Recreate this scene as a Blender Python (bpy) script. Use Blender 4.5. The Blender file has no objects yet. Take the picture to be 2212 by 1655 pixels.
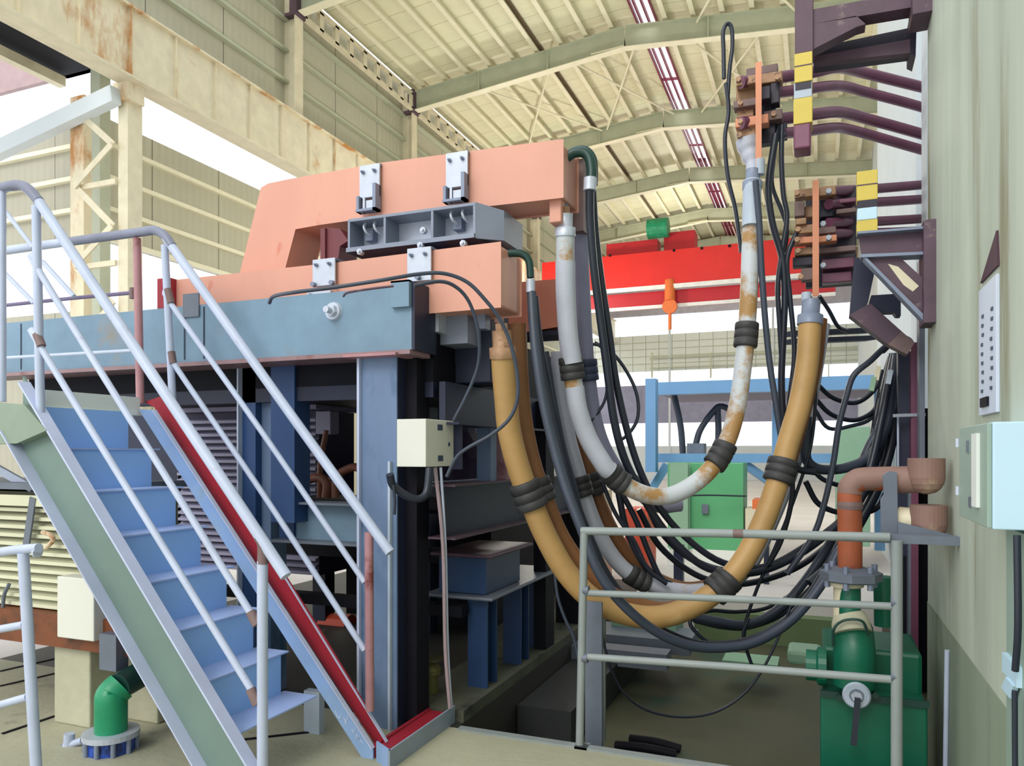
import bpy, math, random
from mathutils import Vector as V, Matrix

S = bpy.context.scene
COL = S.collection
# ---------------------------------------------------------------- camera
F_PX, CU, HV, YAW, CH = 1640.0, 1106.0, 978.0, math.radians(22.0), 1.6
FW = V((-math.sin(YAW), math.cos(YAW), 0)); RT = V((math.cos(YAW), math.sin(YAW), 0)); CAM = V((0, 0, CH))
cd = bpy.data.cameras.new('camera'); cam = bpy.data.objects.new('camera', cd); COL.objects.link(cam)
cam.location = CAM; cam.rotation_euler = (math.pi/2, 0, YAW)
cd.sensor_fit = 'HORIZONTAL'; cd.sensor_width = 36.0; cd.lens = 36.0*F_PX/2212.0
cd.shift_y = (HV-827.5)/2212.0; cd.clip_end = 300; cd.clip_start = 0.05
S.camera = cam
# ---------------------------------------------------------------- light
w = bpy.data.worlds.new('sky'); S.world = w; w.use_nodes = True
bg = w.node_tree.nodes['Background']; bg.inputs[0].default_value = (0.93, 0.97, 1.0, 1); bg.inputs[1].default_value = 1.35
sd = bpy.data.lights.new('sun', 'SUN'); sd.energy = 1.1; sd.angle = math.radians(25); sd.color = (1.0, 0.95, 0.86)
so = bpy.data.objects.new('sun', sd); COL.objects.link(so); so.rotation_euler = (math.radians(52), 0, math.radians(-8))
S.view_settings.view_transform = 'Standard'; S.view_settings.look = 'None'
S.view_settings.gamma = 1.0; S.view_settings.use_curve_mapping = False; S.view_settings.exposure = 0.25
def hall_fill_light(x, y, z, e, sx=1.2, sy=1.2):  # added area fill for the hall, not a real fitting; not called
    l = bpy.data.lights.new('hall_fill_area', 'AREA'); l.shape = 'RECTANGLE'; l.size = sx; l.size_y = sy; l.energy = e; l.color = (1, .97, .88)
    o = bpy.data.objects.new('hall_fill_area', l); COL.objects.link(o); o.location = (x, y, z)
for (lx, ly, lz, le) in ((-8, 18.3, 6.3, 380), (-10.4, 27.5, 7.4, 620), (1.6, 19, 7.0, 300), (-6.2, 37.9, 10.6, 450)):  # added fill lights hidden behind arms, crane and wall; no lamps hang there
    l = bpy.data.lights.new('hall_fill_light', 'POINT'); l.energy = le; l.shadow_soft_size = .35; l.color = (1, .97, .86)
    o = bpy.data.objects.new('hall_fill_light', l); COL.objects.link(o); o.location = (lx, ly, lz)

# ---------------------------------------------------------------- helpers
def D(u, v):
    return FW + RT*((u-CU)/F_PX) + V((0, 0, (HV-v)/F_PX))
def PT(u, v, t): return CAM + D(u, v)*t
def PY(u, v, Y): d = D(u, v); return CAM + d*(Y/d.y)
def PX(u, v, X): d = D(u, v); return CAM + d*(X/d.x)
def PZ(u, v, Z): d = D(u, v); return CAM + d*((Z-CH)/d.z)
def XU(u, Y): return PY(u, 900, Y).x        # x of the image column u on plane Y
def YU(u, X): return PX(u, 900, X).y
def ZV(u, v, Y): return PY(u, v, Y).z

MATS = {}
def lin(c):
    return tuple(((x/255.0)/12.92 if x/255.0 <= .04045 else ((x/255.0+.055)/1.055)**2.4) for x in c)
def mat(name, c, rough=.55, metal=0.0, var=.12, scale=3.0, rust=None, rust_amt=.0, rscale=2.0, stretch=(1, 1, 1), bump=0.0, bscale=20, spec=None):
    """painted or bare surface; slow tone variation, optional stains of a second colour"""
    if name in MATS: return MATS[name]
    m = bpy.data.materials.new(name); m.use_nodes = True; nt = m.node_tree; N = nt.nodes; L = nt.links
    b = N['Principled BSDF']; b.inputs['Roughness'].default_value = rough; b.inputs['Metallic'].default_value = metal
    if spec is not None: b.inputs['Specular IOR Level'].default_value = spec
    tc = N.new('ShaderNodeTexCoord'); mp = N.new('ShaderNodeMapping'); mp.inputs['Scale'].default_value = stretch
    L.new(tc.outputs['Object'], mp.inputs[0])
    n1 = N.new('ShaderNodeTexNoise'); n1.inputs['Scale'].default_value = scale; n1.inputs['Detail'].default_value = 5; n1.inputs['Roughness'].default_value = .6
    L.new(mp.outputs[0], n1.inputs['Vector'])
    r1 = N.new('ShaderNodeMapRange'); r1.inputs[1].default_value = .3; r1.inputs[2].default_value = .7
    r1.inputs[3].default_value = 1-var; r1.inputs[4].default_value = 1+var*.6; L.new(n1.outputs['Fac'], r1.inputs[0])
    l = lin(c); base = N.new('ShaderNodeVectorMath'); base.operation = 'SCALE'; base.inputs[0].default_value = l; L.new(r1.outputs[0], base.inputs['Scale'])
    out = base.outputs[0]
    if rust is not None and rust_amt > 0:
        n2 = N.new('ShaderNodeTexNoise'); n2.inputs['Scale'].default_value = rscale; n2.inputs['Detail'].default_value = 8; n2.inputs['Roughness'].default_value = .65
        L.new(mp.outputs[0], n2.inputs['Vector'])
        r2 = N.new('ShaderNodeMapRange'); r2.inputs[1].default_value = .68-rust_amt*.4; r2.inputs[2].default_value = .80-rust_amt*.4
        L.new(n2.outputs['Fac'], r2.inputs[0])
        mx = N.new('ShaderNodeMix'); mx.data_type = 'RGBA'; L.new(r2.outputs[0], mx.inputs[0]); L.new(out, mx.inputs[6]); mx.inputs[7].default_value = (*lin(rust), 1)
        out = mx.outputs[2]
    L.new(out, b.inputs['Base Color'])
    if bump > 0:
        n3 = N.new('ShaderNodeTexNoise'); n3.inputs['Scale'].default_value = bscale; n3.inputs['Detail'].default_value = 4; L.new(mp.outputs[0], n3.inputs['Vector'])
        bm = N.new('ShaderNodeBump'); bm.inputs['Strength'].default_value = bump; bm.inputs['Distance'].default_value = .02
        L.new(n3.outputs['Fac'], bm.inputs['Height']); L.new(bm.outputs[0], b.inputs['Normal'])
    MATS[name] = m; return m
def banded(name, c, c2, axis, period, width, rough=.6, var=.06, ribs=0.0, ribstr=.4):
    """sheet cladding: thin seam lines of c2 every `period` along an axis (0 x,1 y,2 z), fine rib bump"""
    m = mat(name, c, rough, 0, var, .6); nt = m.node_tree; N = nt.nodes; L = nt.links; b = N['Principled BSDF']
    src = b.inputs['Base Color'].links[0].from_socket
    tc = N.new('ShaderNodeTexCoord'); sp = N.new('ShaderNodeSeparateXYZ'); L.new(tc.outputs['Object'], sp.inputs[0])
    md = N.new('ShaderNodeMath'); md.operation = 'FLOORED_MODULO'; md.inputs[1].default_value = period; L.new(sp.outputs[axis], md.inputs[0])
    lt = N.new('ShaderNodeMath'); lt.operation = 'LESS_THAN'; lt.inputs[1].default_value = width; L.new(md.outputs[0], lt.inputs[0])
    mx = N.new('ShaderNodeMix'); mx.data_type = 'RGBA'; L.new(lt.outputs[0], mx.inputs[0]); L.new(src, mx.inputs[6]); mx.inputs[7].default_value = (*lin(c2), 1)
    L.new(mx.outputs[2], b.inputs['Base Color'])
    if ribs:
        mu = N.new('ShaderNodeMath'); mu.operation = 'MULTIPLY'; mu.inputs[1].default_value = 2*math.pi/ribs; L.new(sp.outputs[axis], mu.inputs[0])
        si = N.new('ShaderNodeMath'); si.operation = 'SINE'; L.new(mu.outputs[0], si.inputs[0])
        bm = N.new('ShaderNodeBump'); bm.inputs['Strength'].default_value = ribstr; bm.inputs['Distance'].default_value = .01
        L.new(si.outputs[0], bm.inputs['Height']); L.new(bm.outputs[0], b.inputs['Normal'])
    return m

def bez(pts, n=6):
    """Catmull-Rom through points (Vectors)"""
    if len(pts) < 3: return list(pts)
    P = [pts[0]*2-pts[1]] + list(pts) + [pts[-1]*2-pts[-2]]; out = []
    for i in range(1, len(P)-2):
        a, b, c, d = P[i-1], P[i], P[i+1], P[i+2]
        for k in range(n):
            s = k/n; out.append(.5*((2*b)+(c-a)*s+(2*a-5*b+4*c-d)*s*s+(3*b-a-3*c+d)*s**3))
    out.append(pts[-1]); return out

class MB:
    def __init__(s): s.v = []; s.f = []; s.sm = []
    def add(s, vs, fs, smooth=False):
        o = len(s.v); s.v += [V(p) for p in vs]; s.f += [tuple(i+o for i in f) for f in fs]; s.sm += [smooth]*len(fs); return s
    def box(s, x0, x1, y0, y1, z0, z1):
        x0, x1 = min(x0, x1), max(x0, x1); y0, y1 = min(y0, y1), max(y0, y1); z0, z1 = min(z0, z1), max(z0, z1)
        return s.add([(x0,y0,z0),(x1,y0,z0),(x1,y1,z0),(x0,y1,z0),(x0,y0,z1),(x1,y0,z1),(x1,y1,z1),(x0,y1,z1)],
                     [(0,3,2,1),(4,5,6,7),(0,1,5,4),(1,2,6,5),(2,3,7,6),(3,0,4,7)])
    def prism(s, pts, vec):
        n = len(pts); pts = [V(p) for p in pts]; vec = V(vec)
        nrm = V((0,0,0))
        for i in range(n): nrm += pts[i].cross(pts[(i+1) % n])
        if nrm.dot(vec) > 0: pts = pts[::-1]
        vs = pts+[p+vec for p in pts]
        fs = [tuple(range(n)), tuple(range(2*n-1, n-1, -1))]+[(i, i+n, (i+1) % n+n, (i+1) % n) for i in range(n)]
        fs = [fs[0], fs[1]]+[tuple(reversed(f)) for f in fs[2:]]
        return s.add(vs, fs)
    def bar(s, p, q, w_, h, up=(0, 0, 1), caps=True):
        """rectangular bar from p to q: width w_ (side), height h (towards up)"""
        p, q = V(p), V(q); d = (q-p).normalized(); up = V(up); sd_ = d.cross(up)
        if sd_.length < 1e-4: sd_ = d.cross(V((0, 1, 0)))
        sd_.normalize(); u = sd_.cross(d); a = sd_*(w_/2); b = u*(h/2)
        return s.add([p-a-b, p+a-b, p+a+b, p-a+b, q-a-b, q+a-b, q+a+b, q-a+b],
                     [(0,3,2,1),(4,5,6,7),(0,1,5,4),(1,2,6,5),(2,3,7,6),(3,0,4,7)])
    def ibeam(s, p, q, h, w_, tf=.02, tw=.015, up=(0, 0, 1)):
        p, q = V(p), V(q); d = (q-p).normalized(); up = V(up); sd_ = d.cross(up).normalized(); u = sd_.cross(d)
        s.bar(p+u*(h/2-tf/2), q+u*(h/2-tf/2), w_, tf, up); s.bar(p-u*(h/2-tf/2), q-u*(h/2-tf/2), w_, tf, up)
        return s.bar(p, q, tw, h-2*tf+.001, up)
    def tube(s, pts, r, n=12, caps=True):
        pts = [V(p) for p in pts]; m = len(pts); rs = r if isinstance(r, (list, tuple)) else [r]*m
        t0 = (pts[1]-pts[0]).normalized(); a = t0.orthogonal().normalized(); rings = []
        for i in range(m):
            t = (pts[min(i+1, m-1)]-pts[max(i-1, 0)]).normalized()
            a = (a-t*a.dot(t)); a = a.normalized() if a.length > 1e-6 else t.orthogonal().normalized(); b = t.cross(a)
            rings += [pts[i]+(a*math.cos(2*math.pi*k/n)+b*math.sin(2*math.pi*k/n))*rs[i] for k in range(n)]
        fs = [(i*n+k, i*n+(k+1) % n, (i+1)*n+(k+1) % n, (i+1)*n+k) for i in range(m-1) for k in range(n)]
        s.add(rings, fs, True)
        if caps:
            s.add(rings[:n], [tuple(range(n-1, -1, -1))]); s.add(rings[-n:], [tuple(range(n))])
        return s
    def cyl(s, p, q, r, n=20, r2=None): return s.tube([p, q], [r, r if r2 is None else r2], n)
    def lathe(s, p, axis, prof, n=24):
        """prof: list of (distance along the axis, radius)"""
        ax = V(axis).normalized(); a = ax.orthogonal().normalized(); b = ax.cross(a); p = V(p); vs = []
        for (h, r) in prof: vs += [p+ax*h+(a*math.cos(2*math.pi*k/n)+b*math.sin(2*math.pi*k/n))*r for k in range(n)]
        m = len(prof)
        s.add(vs, [(i*n+k, i*n+(k+1) % n, (i+1)*n+(k+1) % n, (i+1)*n+k) for i in range(m-1) for k in range(n)], False)
        s.add(vs[:n], [tuple(range(n-1, -1, -1))]); return s.add(vs[-n:], [tuple(range(n))])
    def hexbolt(s, p, axis, r, h):
        ax = V(axis).normalized(); a = ax.orthogonal().normalized(); b = ax.cross(a); p = V(p)
        vs = [p+ax*hh+(a*math.cos(math.pi*k/3)+b*math.sin(math.pi*k/3))*r for hh in (0, h) for k in range(6)]
        return s.add(vs, [(5,4,3,2,1,0),(6,7,8,9,10,11)]+[(k, (k+1) % 6, (k+1) % 6+6, k+6) for k in range(6)])
    def mesh(s, name, m, off):
        me = bpy.data.meshes.new(name); me.from_pydata([tuple(p-off) for p in s.v], [], s.f); me.update()
        me.polygons.foreach_set('use_smooth', s.sm)
        me.materials.append(m); return me
    def build(s, name, m, parent=None, label=None, bevel=0.0):
        """parent given: a part (its root sits at root['_o']); none: own origin at base centre"""
        if parent is None:
            xs = [p.x for p in s.v]; ys = [p.y for p in s.v]; zs = [p.z for p in s.v]
            off = V(((min(xs)+max(xs))/2, (min(ys)+max(ys))/2, min(zs)))
        else: off = ORG[root_of(parent).name]
        o = bpy.data.objects.new(name, s.mesh(name, m, off)); COL.objects.link(o)
        if parent is None: o.location = off; ORG[o.name] = off
        else: o.parent = parent
        if label: o['label'] = label
        if bevel > 0:
            md = o.modifiers.new('edge', 'BEVEL'); md.width = bevel; md.segments = 2; md.limit_method = 'ANGLE'; md.angle_limit = math.radians(40)
        return o
    def thing(s, name, m, label, cat, group=None, bevel=0.0):
        o = s.build(name, m, None, None, bevel); tag(o, label, cat, group); return o
    def struct(s, name, m, bevel=0.0):
        o = s.build(name, m, None, None, bevel); o['kind'] = 'structure'; return o
ORG = {}
def root_of(o):
    while o.parent: o = o.parent
    return o
def tag(o, label, cat, group=None):
    o['label'] = label; o['category'] = cat
    if group: o['group'] = group
def T(name, label, cat, loc, group=None):
    o = bpy.data.objects.new(name, None); COL.objects.link(o); o.location = V(loc); o.empty_display_size = .1; ORG[o.name] = V(loc)
    tag(o, label, cat, group); return o
def clone(o, d, label=None):
    """copy a thing with its parts, moved by d"""
    c = o.copy(); COL.objects.link(c); c.location = o.location + V(d); ORG[c.name] = ORG[o.name]+V(d)
    if label: c['label'] = label
    def kids(a, b):
        for ch in list(a.children):
            k = ch.copy(); COL.objects.link(k); k.parent = b; kids(ch, k)
    kids(o, c); return c
def lerp(a, b, s): return a+(b-a)*s
def pix(pts):
    """[(u,v,t?)...] -> 3D points; missing distances interpolate between the given ones"""
    ts = [p[2] if len(p) > 2 else None for p in pts]; kn = [i for i, t in enumerate(ts) if t is not None]
    for i in range(len(ts)):
        if ts[i] is None:
            a = max(k for k in kn if k < i); b = min(k for k in kn if k > i); ts[i] = lerp(ts[a], ts[b], (i-a)/(b-a))
    return [PT(p[0], p[1], t) for p, t in zip(pts, ts)]

# ---------------------------------------------------------------- materials
M = dict(
 cream=mat('cream_paint', (224,214,186), .5, rust=(190,140,80), rust_amt=.10, rscale=.8),
 cream_r=mat('cream_rusted_paint', (226,214,184), .55, rust=(186,128,66), rust_amt=.42, rscale=1.1, stretch=(1,1,.45)),
 rafter=mat('grey_green_paint', (186,190,166), .55, var=.08),
 purlin=mat('pale_purlin_paint', (238,232,204), .5, var=.06),
 pinkframe=mat('crimson_frame', (130,40,70), .5),
 copper=mat('copper_bar', (216,156,136), .5, .0, .10, 1.6, rust=(196,104,80), rust_amt=.07, rscale=5, stretch=(1,1,.4)),
 copperd=mat('copper_end', (205,130,108), .55, .0, .16, 2.2, rust=(120,60,60), rust_amt=.12, rscale=4),
 steel=mat('galvanised_steel', (196,202,216), .38, .25, .12, 9),
 steelg=mat('grey_blue_steel', (128,138,160), .45, .1, .1, 6),
 boxgrey=mat('clamp_box_paint', (132,140,158), .45, .1, .1, 4),
 beamblue=mat('weathered_blue_beam', (116,144,166), .5, 0, .22, 2.2, rust=(140,132,122), rust_amt=.22, rscale=1.6),
 colblue=mat('blue_column_paint', (40,72,122), .45, 0, .16, 2.5, rust=(110,130,150), rust_amt=.14, rscale=1.4, stretch=(1,1,.4)),
 colpale=mat('pale_blue_column_paint', (108,130,164), .45, 0, .16, 2.0, rust=(50,86,120), rust_amt=.3, rscale=1.5, stretch=(1,1,.4)),
 darkblue=mat('dark_blue_steel', (30,36,62), .5, 0, .25, 3),
 dark=mat('dark_steel_with_shade', (20,20,30), .65, 0, .3, 3, spec=.2),  # near-black holds the furnace interior's shade; plain dark parts share it
 stair=mat('stair_blue_paint', (150,192,250), .5, 0, .06, 2.5),
 tread=mat('stair_tread_paint', (166,186,232), .42, 0, .12, 3),
 web=mat('stringer_web_paint', (112,134,126), .5, 0, .1, 2),
 flange=mat('stringer_flange_paint', (190,198,226), .45, 0, .12, 3, rust=(150,140,150), rust_amt=.08, rscale=6),
 bluplate=mat('stringer_blue_plate', (146,176,220), .42, 0, .16, 3, rust=(150,175,200), rust_amt=.2, rscale=3),
 red=mat('red_toe_plate', (160,34,52), .5, 0, .14, 3),
 rail=mat('pale_blue_rail_paint', (186,196,220), .42, 0, .1, 5, rust=(150,140,150), rust_amt=.06, rscale=7),
 railtop=mat('worn_grey_handrail', (128,132,152), .45, .1, .2, 4),
 pinkpost=mat('primer_pink_post', (176,128,134), .5, 0, .2, 5, rust=(120,60,60), rust_amt=.2, rscale=4),
 joint=mat('primer_brown_joint', (122,100,98), .6, 0, .2, 9),
 railg=mat('grey_rail_paint', (142,150,150), .5, 0, .1, 5, rust=(130,120,112), rust_amt=.05, rscale=8),
 hosey=mat('ochre_hose', (184,146,92), .5, 0, .16, 3.5, rust=(210,180,130), rust_amt=.12, rscale=2.5, bump=.15, bscale=8),
 hosew=mat('white_wrapped_hose', (186,190,204), .5, 0, .12, 4, rust=(176,134,84), rust_amt=.16, rscale=3),
 hosem=mat('patched_hose', (176,136,84), .5, 0, .12, 4, rust=(196,202,208), rust_amt=.64, rscale=4),
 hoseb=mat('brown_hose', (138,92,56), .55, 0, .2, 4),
 hosel=mat('lavender_wrapped_hose', (140,140,168), .5, 0, .15, 4),
 rubber=mat('rubber_sleeve', (58,58,60), .6, 0, .2, 10, bump=.3, bscale=14),
 rubberb=mat('dark_blue_sleeve', (52,62,92), .55, 0, .2, 10),
 cable=mat('black_cable', (36,42,56), .38, 0, .15, 5),
 cableg=mat('slate_cable', (60,68,84), .42, 0, .15, 5),
 greenhose=mat('dark_green_hose', (24,62,56), .4, 0, .15, 5),
 purple=mat('purple_pipe', (118,68,92), .32, .1, .15, 5, rust=(120,76,80), rust_amt=.12, rscale=4),
 brownst=mat('brown_bracket_steel', (92,70,84), .55, .1, .25, 5, rust=(160,144,138), rust_amt=.22, rscale=3),
 yellow=mat('yellow_insulator', (214,190,84), .5, 0, .08, 6),
 greypl=mat('pale_grey_insulator', (178,190,206), .5, 0, .1, 6),
 tan=mat('tan_clamp_copper', (168,130,98), .5, .1, .25, 12, rust=(96,62,50), rust_amt=.35, rscale=14),
 orange=mat('copper_busbar', (204,134,100), .45, .1, .1, 4),
 darkcl=mat('dark_clamp', (38,34,52), .5, 0, .3, 10),
 plaster=mat('wall_plaster', (188,196,180), .75, 0, .16, 1.6, rust=(140,138,110), rust_amt=.26, rscale=1.1, stretch=(1,2.2,.22)),
 plasterd=mat('wall_dado_paint', (142,154,134), .7, 0, .14, 1.2, rust=(110,120,106), rust_amt=.2, rscale=1.2, stretch=(1,2.2,.3)),
 wallw=mat('far_white_wall', (214,222,226), .7, 0, .05, 1),
 concrete=mat('pale_concrete', (172,170,146), .8, 0, .14, 1.4, rust=(120,118,100), rust_amt=.2, rscale=2.4, bump=.2),
 conblock=mat('concrete_block', (184,182,158), .8, 0, .12, 4, bump=.3),
 hallfloor=mat('hall_floor', (206,200,196), .6, 0, .14, .8, rust=(120,118,112), rust_amt=.1, rscale=1.2),
 pit=mat('pit_floor_paint', (74,74,52), .55, 0, .25, 1.0, rust=(46,74,60), rust_amt=.35, rscale=1.3),
 cranered=mat('crane_red', (228,40,34), .42, 0, .08, 1.0),
 craneredd=mat('crane_dark_red', (196,30,44), .45, 0, .08, 1.0),
 craneor=mat('hook_orange', (232,120,60), .5),
 stripe=mat('white_stripe', (240,240,240), .5),
 green=mat('pump_green', (6,96,72), .4, 0, .16, 3),
 green2=mat('valve_green', (30,150,104), .38, 0, .2, 5, rust=(110,190,180), rust_amt=.2, rscale=5),
 greencab=mat('cabinet_green', (92,170,118), .45, 0, .1, 1.5),
 greenpale=mat('cabinet_pale_green', (138,176,148), .5, 0, .08, 1.5),
 bluefr=mat('light_blue_frame', (112,160,206), .45, 0, .08, 2),
 rustpipe=mat('rust_orange_pipe', (166,88,56), .6, 0, .2, 5, rust=(120,70,60), rust_amt=.25, rscale=4),
 brownpipe=mat('primer_brown_pipe', (142,110,100), .6, 0, .15, 4, rust=(184,164,130), rust_amt=.25, rscale=3),
 slate=mat('slate_plate', (108,116,130), .5, .1, .15, 6),
 beige=mat('beige_box', (222,222,212), .45, 0, .03, 2),
 boxdark=mat('box_marking', (52,72,96), .5),
 icebox=mat('ice_blue_enamel', (196,226,244), .4, 0, .03, 2),
 greybox=mat('grey_green_enamel', (150,172,160), .45, 0, .05, 2),
 louver=mat('cream_louver', (216,216,186), .5, 0, .08, 3),
 louverp=mat('lavender_louver', (172,168,198), .5, 0, .12, 3),
 rustbeam=mat('rusty_brown_beam', (120,66,34), .6, 0, .3, 2.0, rust=(70,44,30), rust_amt=.3, rscale=2),
 navy=mat('cobalt_lens', (52,90,190), .3, 0, .3, 8, rust=(20,34,80), rust_amt=.5, rscale=9),
 deckgrey=mat('deck_grey_paint', (228,232,226), .5, 0, .08, 2),
 brownbox=mat('coral_cover', (208,84,60), .5, 0, .1, 4),
)
M['siding'] = banded('siding_sheet', (190,186,164), (120,116,100), 1, 2.2, .03, .55, .06, .22, .35)
M['sidingx'] = banded('siding_sheet_across', (172,168,150), (120,116,100), 0, 2.2, .03, .55, .06, .22, .35)
M['roof'] = banded('roof_sheet', (226,222,190), (190,186,156), 1, 1.0, .03, .55, .10, .25, .3)
M['tiles'] = banded('far_wall_panels', (224,230,224), (150,154,152), 0, .8, .035, .5, .04)
# ================================================================ the hall
KX = 1.3                                     # hall scale
XW, XG, XR, YG = -12.6, -11.7, 2.0, 46.0
# floors
MB().box(-20, .6, 3.97, 46, -.5, -.42).box(.6, 8, -3, 46, -.5, -.02).struct('floor', M['pit'])
MB().box(-20, .6, -3, 3.97, -.5, 0).struct('floor', M['concrete'])
MB().box(-20, -5.9, 3.97, 46, -.42, 0).box(-5.9, -1.95, 9.4, 46, -.42, 0).box(-1.95, 8, 8.6, 46, -.42, 0).struct('floor', M['hallfloor'])
MB().box(-5.9, -1.95, 3.97, 9.4, -.42, 0).struct('floor', mat('shaded_dark_floor', (58,56,52), .6, 0, .3, 1.5))  # shade inside the furnace frame put into a darker floor colour
# steel edge strip of the pit
MB().box(-1.93, .6, 3.93, 3.985, -.05, .012).struct('trim_1', M['railg'])
# floor gutter grooves at left
for i, (a, b) in enumerate((((0, 1450), (130, 1420)), ((0, 1482), (200, 1436)), ((5, 1585), (130, 1543)), ((420, 1610), (680, 1580)))):
    pa, pb = PZ(*a, .004), PZ(*b, .004)
    MB().bar(pa, pb, .02, .006).struct('trim_%d' % (i+2), M['dark'])
# ---- roof
zE, zR = 13.75, 14.42; XRG = -5.3
def roofz(x, e=0.0): return (lerp(zE, zR, (x-XW)/(XRG-XW)) if x < XRG else lerp(zR, zE, (x-XRG)/(XR-XRG)))+e
def slab(x0, x1, y0, y1): return MB().add([(x0,y0,roofz(x0)),(x1,y0,roofz(x1)),(x1,y1,roofz(x1)),(x0,y1,roofz(x0)),
        (x0,y0,roofz(x0)+.06),(x1,y0,roofz(x1)+.06),(x1,y1,roofz(x1)+.06),(x0,y1,roofz(x0)+.06)],
        [(0,3,2,1),(4,5,6,7),(0,1,5,4),(1,2,6,5),(2,3,7,6),(3,0,4,7)])
SK0, SK1 = -4.98, -4.42
slab(XW, -5.3, 13, YG).struct('ceiling', M['roof']); slab(-5.3, SK0, 13, YG).struct('ceiling', M['roof'])
slab(SK1, XR, 13, YG).struct('ceiling', M['roof'])
# skylight strip with crimson frame (open glazing gap shows sky)
sk = MB()
for x in (SK0, SK0+.12, (SK0+SK1)/2+.06, SK1):
    sk.bar((x, 13, roofz(x)-.02), (x, YG, roofz(x)-.02), .05, .12)
y = 14.0
while y < YG:
    sk.bar((SK0, y, roofz(SK0)-.03), (SK1, y, roofz(SK1)-.03), .06, .08); y += 3.0
for (a, b) in ((13, 21), (33.5, YG)):
    for x in (SK0+.2, SK0+.38): sk.bar((x, a, roofz(x)-.03), (x, b, roofz(x)-.03), .12, .02)
o = sk.struct('window_1', M['pinkframe'])
# purlins
def purlin(x, lab, grp):
    a = MB().bar((x, 13, roofz(x)-.10), (x, YG, roofz(x)-.10), .06, .2).bar((x+.04, 13, roofz(x)-.19), (x+.04, YG, roofz(x)-.19), .13, .025)
    a.thing('roof_purlin', M['purlin'], lab, 'purlin', grp)
xs = [XW+.55+i*.79 for i in range(9)]
ORDN = ['first','second','third','fourth','fifth','sixth','seventh','eighth','ninth']
for i, x in enumerate(xs): purlin(x, 'pale roof purlin on the left roof slope, %s up from the left eave' % ORDN[i], 'purlins of the left roof slope')
for i in range(8): purlin(-4.15+i*.8, 'pale roof purlin on the right roof slope, %s from the skylight strip' % ORDN[i], 'purlins of the right roof slope')
# dark slot next to two purlins
for x in (xs[5]+.1,):
    MB().bar((x, 13, roofz(x)-.03), (x, YG, roofz(x)-.03), .12, .03).thing('roof_conduit', mat('brown_conduit', (110,92,70), .6), 'dark conduit channel running up the left roof slope beside a purlin', 'conduit')
# rafters
raf_lab = ['nearest roof rafter, cut by the top edge at upper left', 'second roof rafter from the camera, longest one above the copper arms',
           'third roof rafter from the camera, behind the upper cable terminal', 'fourth roof rafter, just above the green hoist motor', 'fifth roof rafter, dim, close to the far gable', 'last roof rafter against the far gable wall']
for i, Y in enumerate((16, 22, 28, 34, 40, 45.4)):
    r = T('roof_rafter', raf_lab[i], 'rafter', (XRG, Y, 13), 'roof rafters')
    ze = roofz(XW)-.25; zr = roofz(XRG)-.25
    for nm, x0, z0, x1, z1 in (('left_half', XW+.3, ze, XRG, zr), ('right_half', XRG, zr, XR, ze)):
        m_ = MB(); h0 = .34
        p, q = V((x0, Y, z0-h0)), V((x1, Y, z1-h0)); m_.ibeam(p, q, .62, .24, .02, .02)
        for s in (.33, .66): c = p.lerp(q, s); m_.box(c.x-.02, c.x+.02, Y-.11, Y+.11, c.z-.3, c.z+.3)
        hh = m_.build(nm, M['rafter'], r); MB().bar(p-V((0, 0, .315)), q-V((0, 0, .315)), .26, .02).build('lower_flange', M['purlin'], hh)
    MB().bar((XRG-1.0, Y-.01, zr-.02-h0-.33), (XRG, Y-.01, zr-h0-.31+.02), .26, .03).build('flange_plate', M['purlin'], r)
# cross rods under roof
def rod(x0, y0, x1, y1, l):
    MB().cyl((x0, y0, roofz(x0)-.42), (x1, y1, roofz(x1)-.42), .035, 8).thing('bracing_rod', M['purlin'], 'thin pale bracing rod below the purlins, '+l, 'bracing rod', 'roof bracing rods')
for (a, b, y0, y1) in ((-10.6, -7.6, 22.1, 27.9), (-7.4, -4.9, 22.1, 27.9), (-3.9, -1.2, 22.1, 27.9), (-3.2, -.6, 16.1, 21.9)):
    w_ = {-10.6: 'leftmost X', -7.4: 'X left of the skylight', -3.9: 'X right of the skylight', -3.2: 'X nearest the upper cable terminal'}[a]
    rod(a, y0, b, y1, w_+', leaning right'); rod(b, y0, a, y1, w_+', leaning left')
# left hall wall above the runway girder
MB().box(XW-.25, XW-.2, 8, YG, 9.6, 13.8).struct('wall_left', M['siding'])
for z in (10.35, 11.15, 11.95, 12.75):
    MB().bar((XW-.12, 8, z), (XW-.12, YG, z), .14, .07).thing('wall_girt', M['rafter'],
        'horizontal girt on the upper left siding, row at height %s' % {10.35:'lowest, just above the crane girder', 11.15:'second from the bottom', 11.95:'third from the bottom', 12.75:'topmost, under the eaves'}[z], 'girt', 'girts of the upper left wall')
cl_lab = ['short building column above the crane girder at the top left, nearest of the row', 'short building column above the crane girder directly left of the second rafter',
          'building column partly hidden behind the copper arm, third of the row', 'building column far back, fourth of the row', 'building column far back, fifth of the row']
for i, Y in enumerate((16, 22, 28, 34, 40)):
    c = T('building_column', cl_lab[i], 'column', (XW, Y, 9.7), 'upper left building columns')
    MB().ibeam((XW, Y, 9.7), (XW, Y, 13.5), .5, .32, .03, .02, (1, 0, 0)).build('shaft', M['cream'], c)
    MB().box(XW-.2, XW+.3, Y-.2, Y+.2, 12.75, 12.82).box(XW+.1, XW+.32, Y-.2, Y+.2, 12.82, 13.5).build('head_plate', M['brownst'], c)
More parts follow.
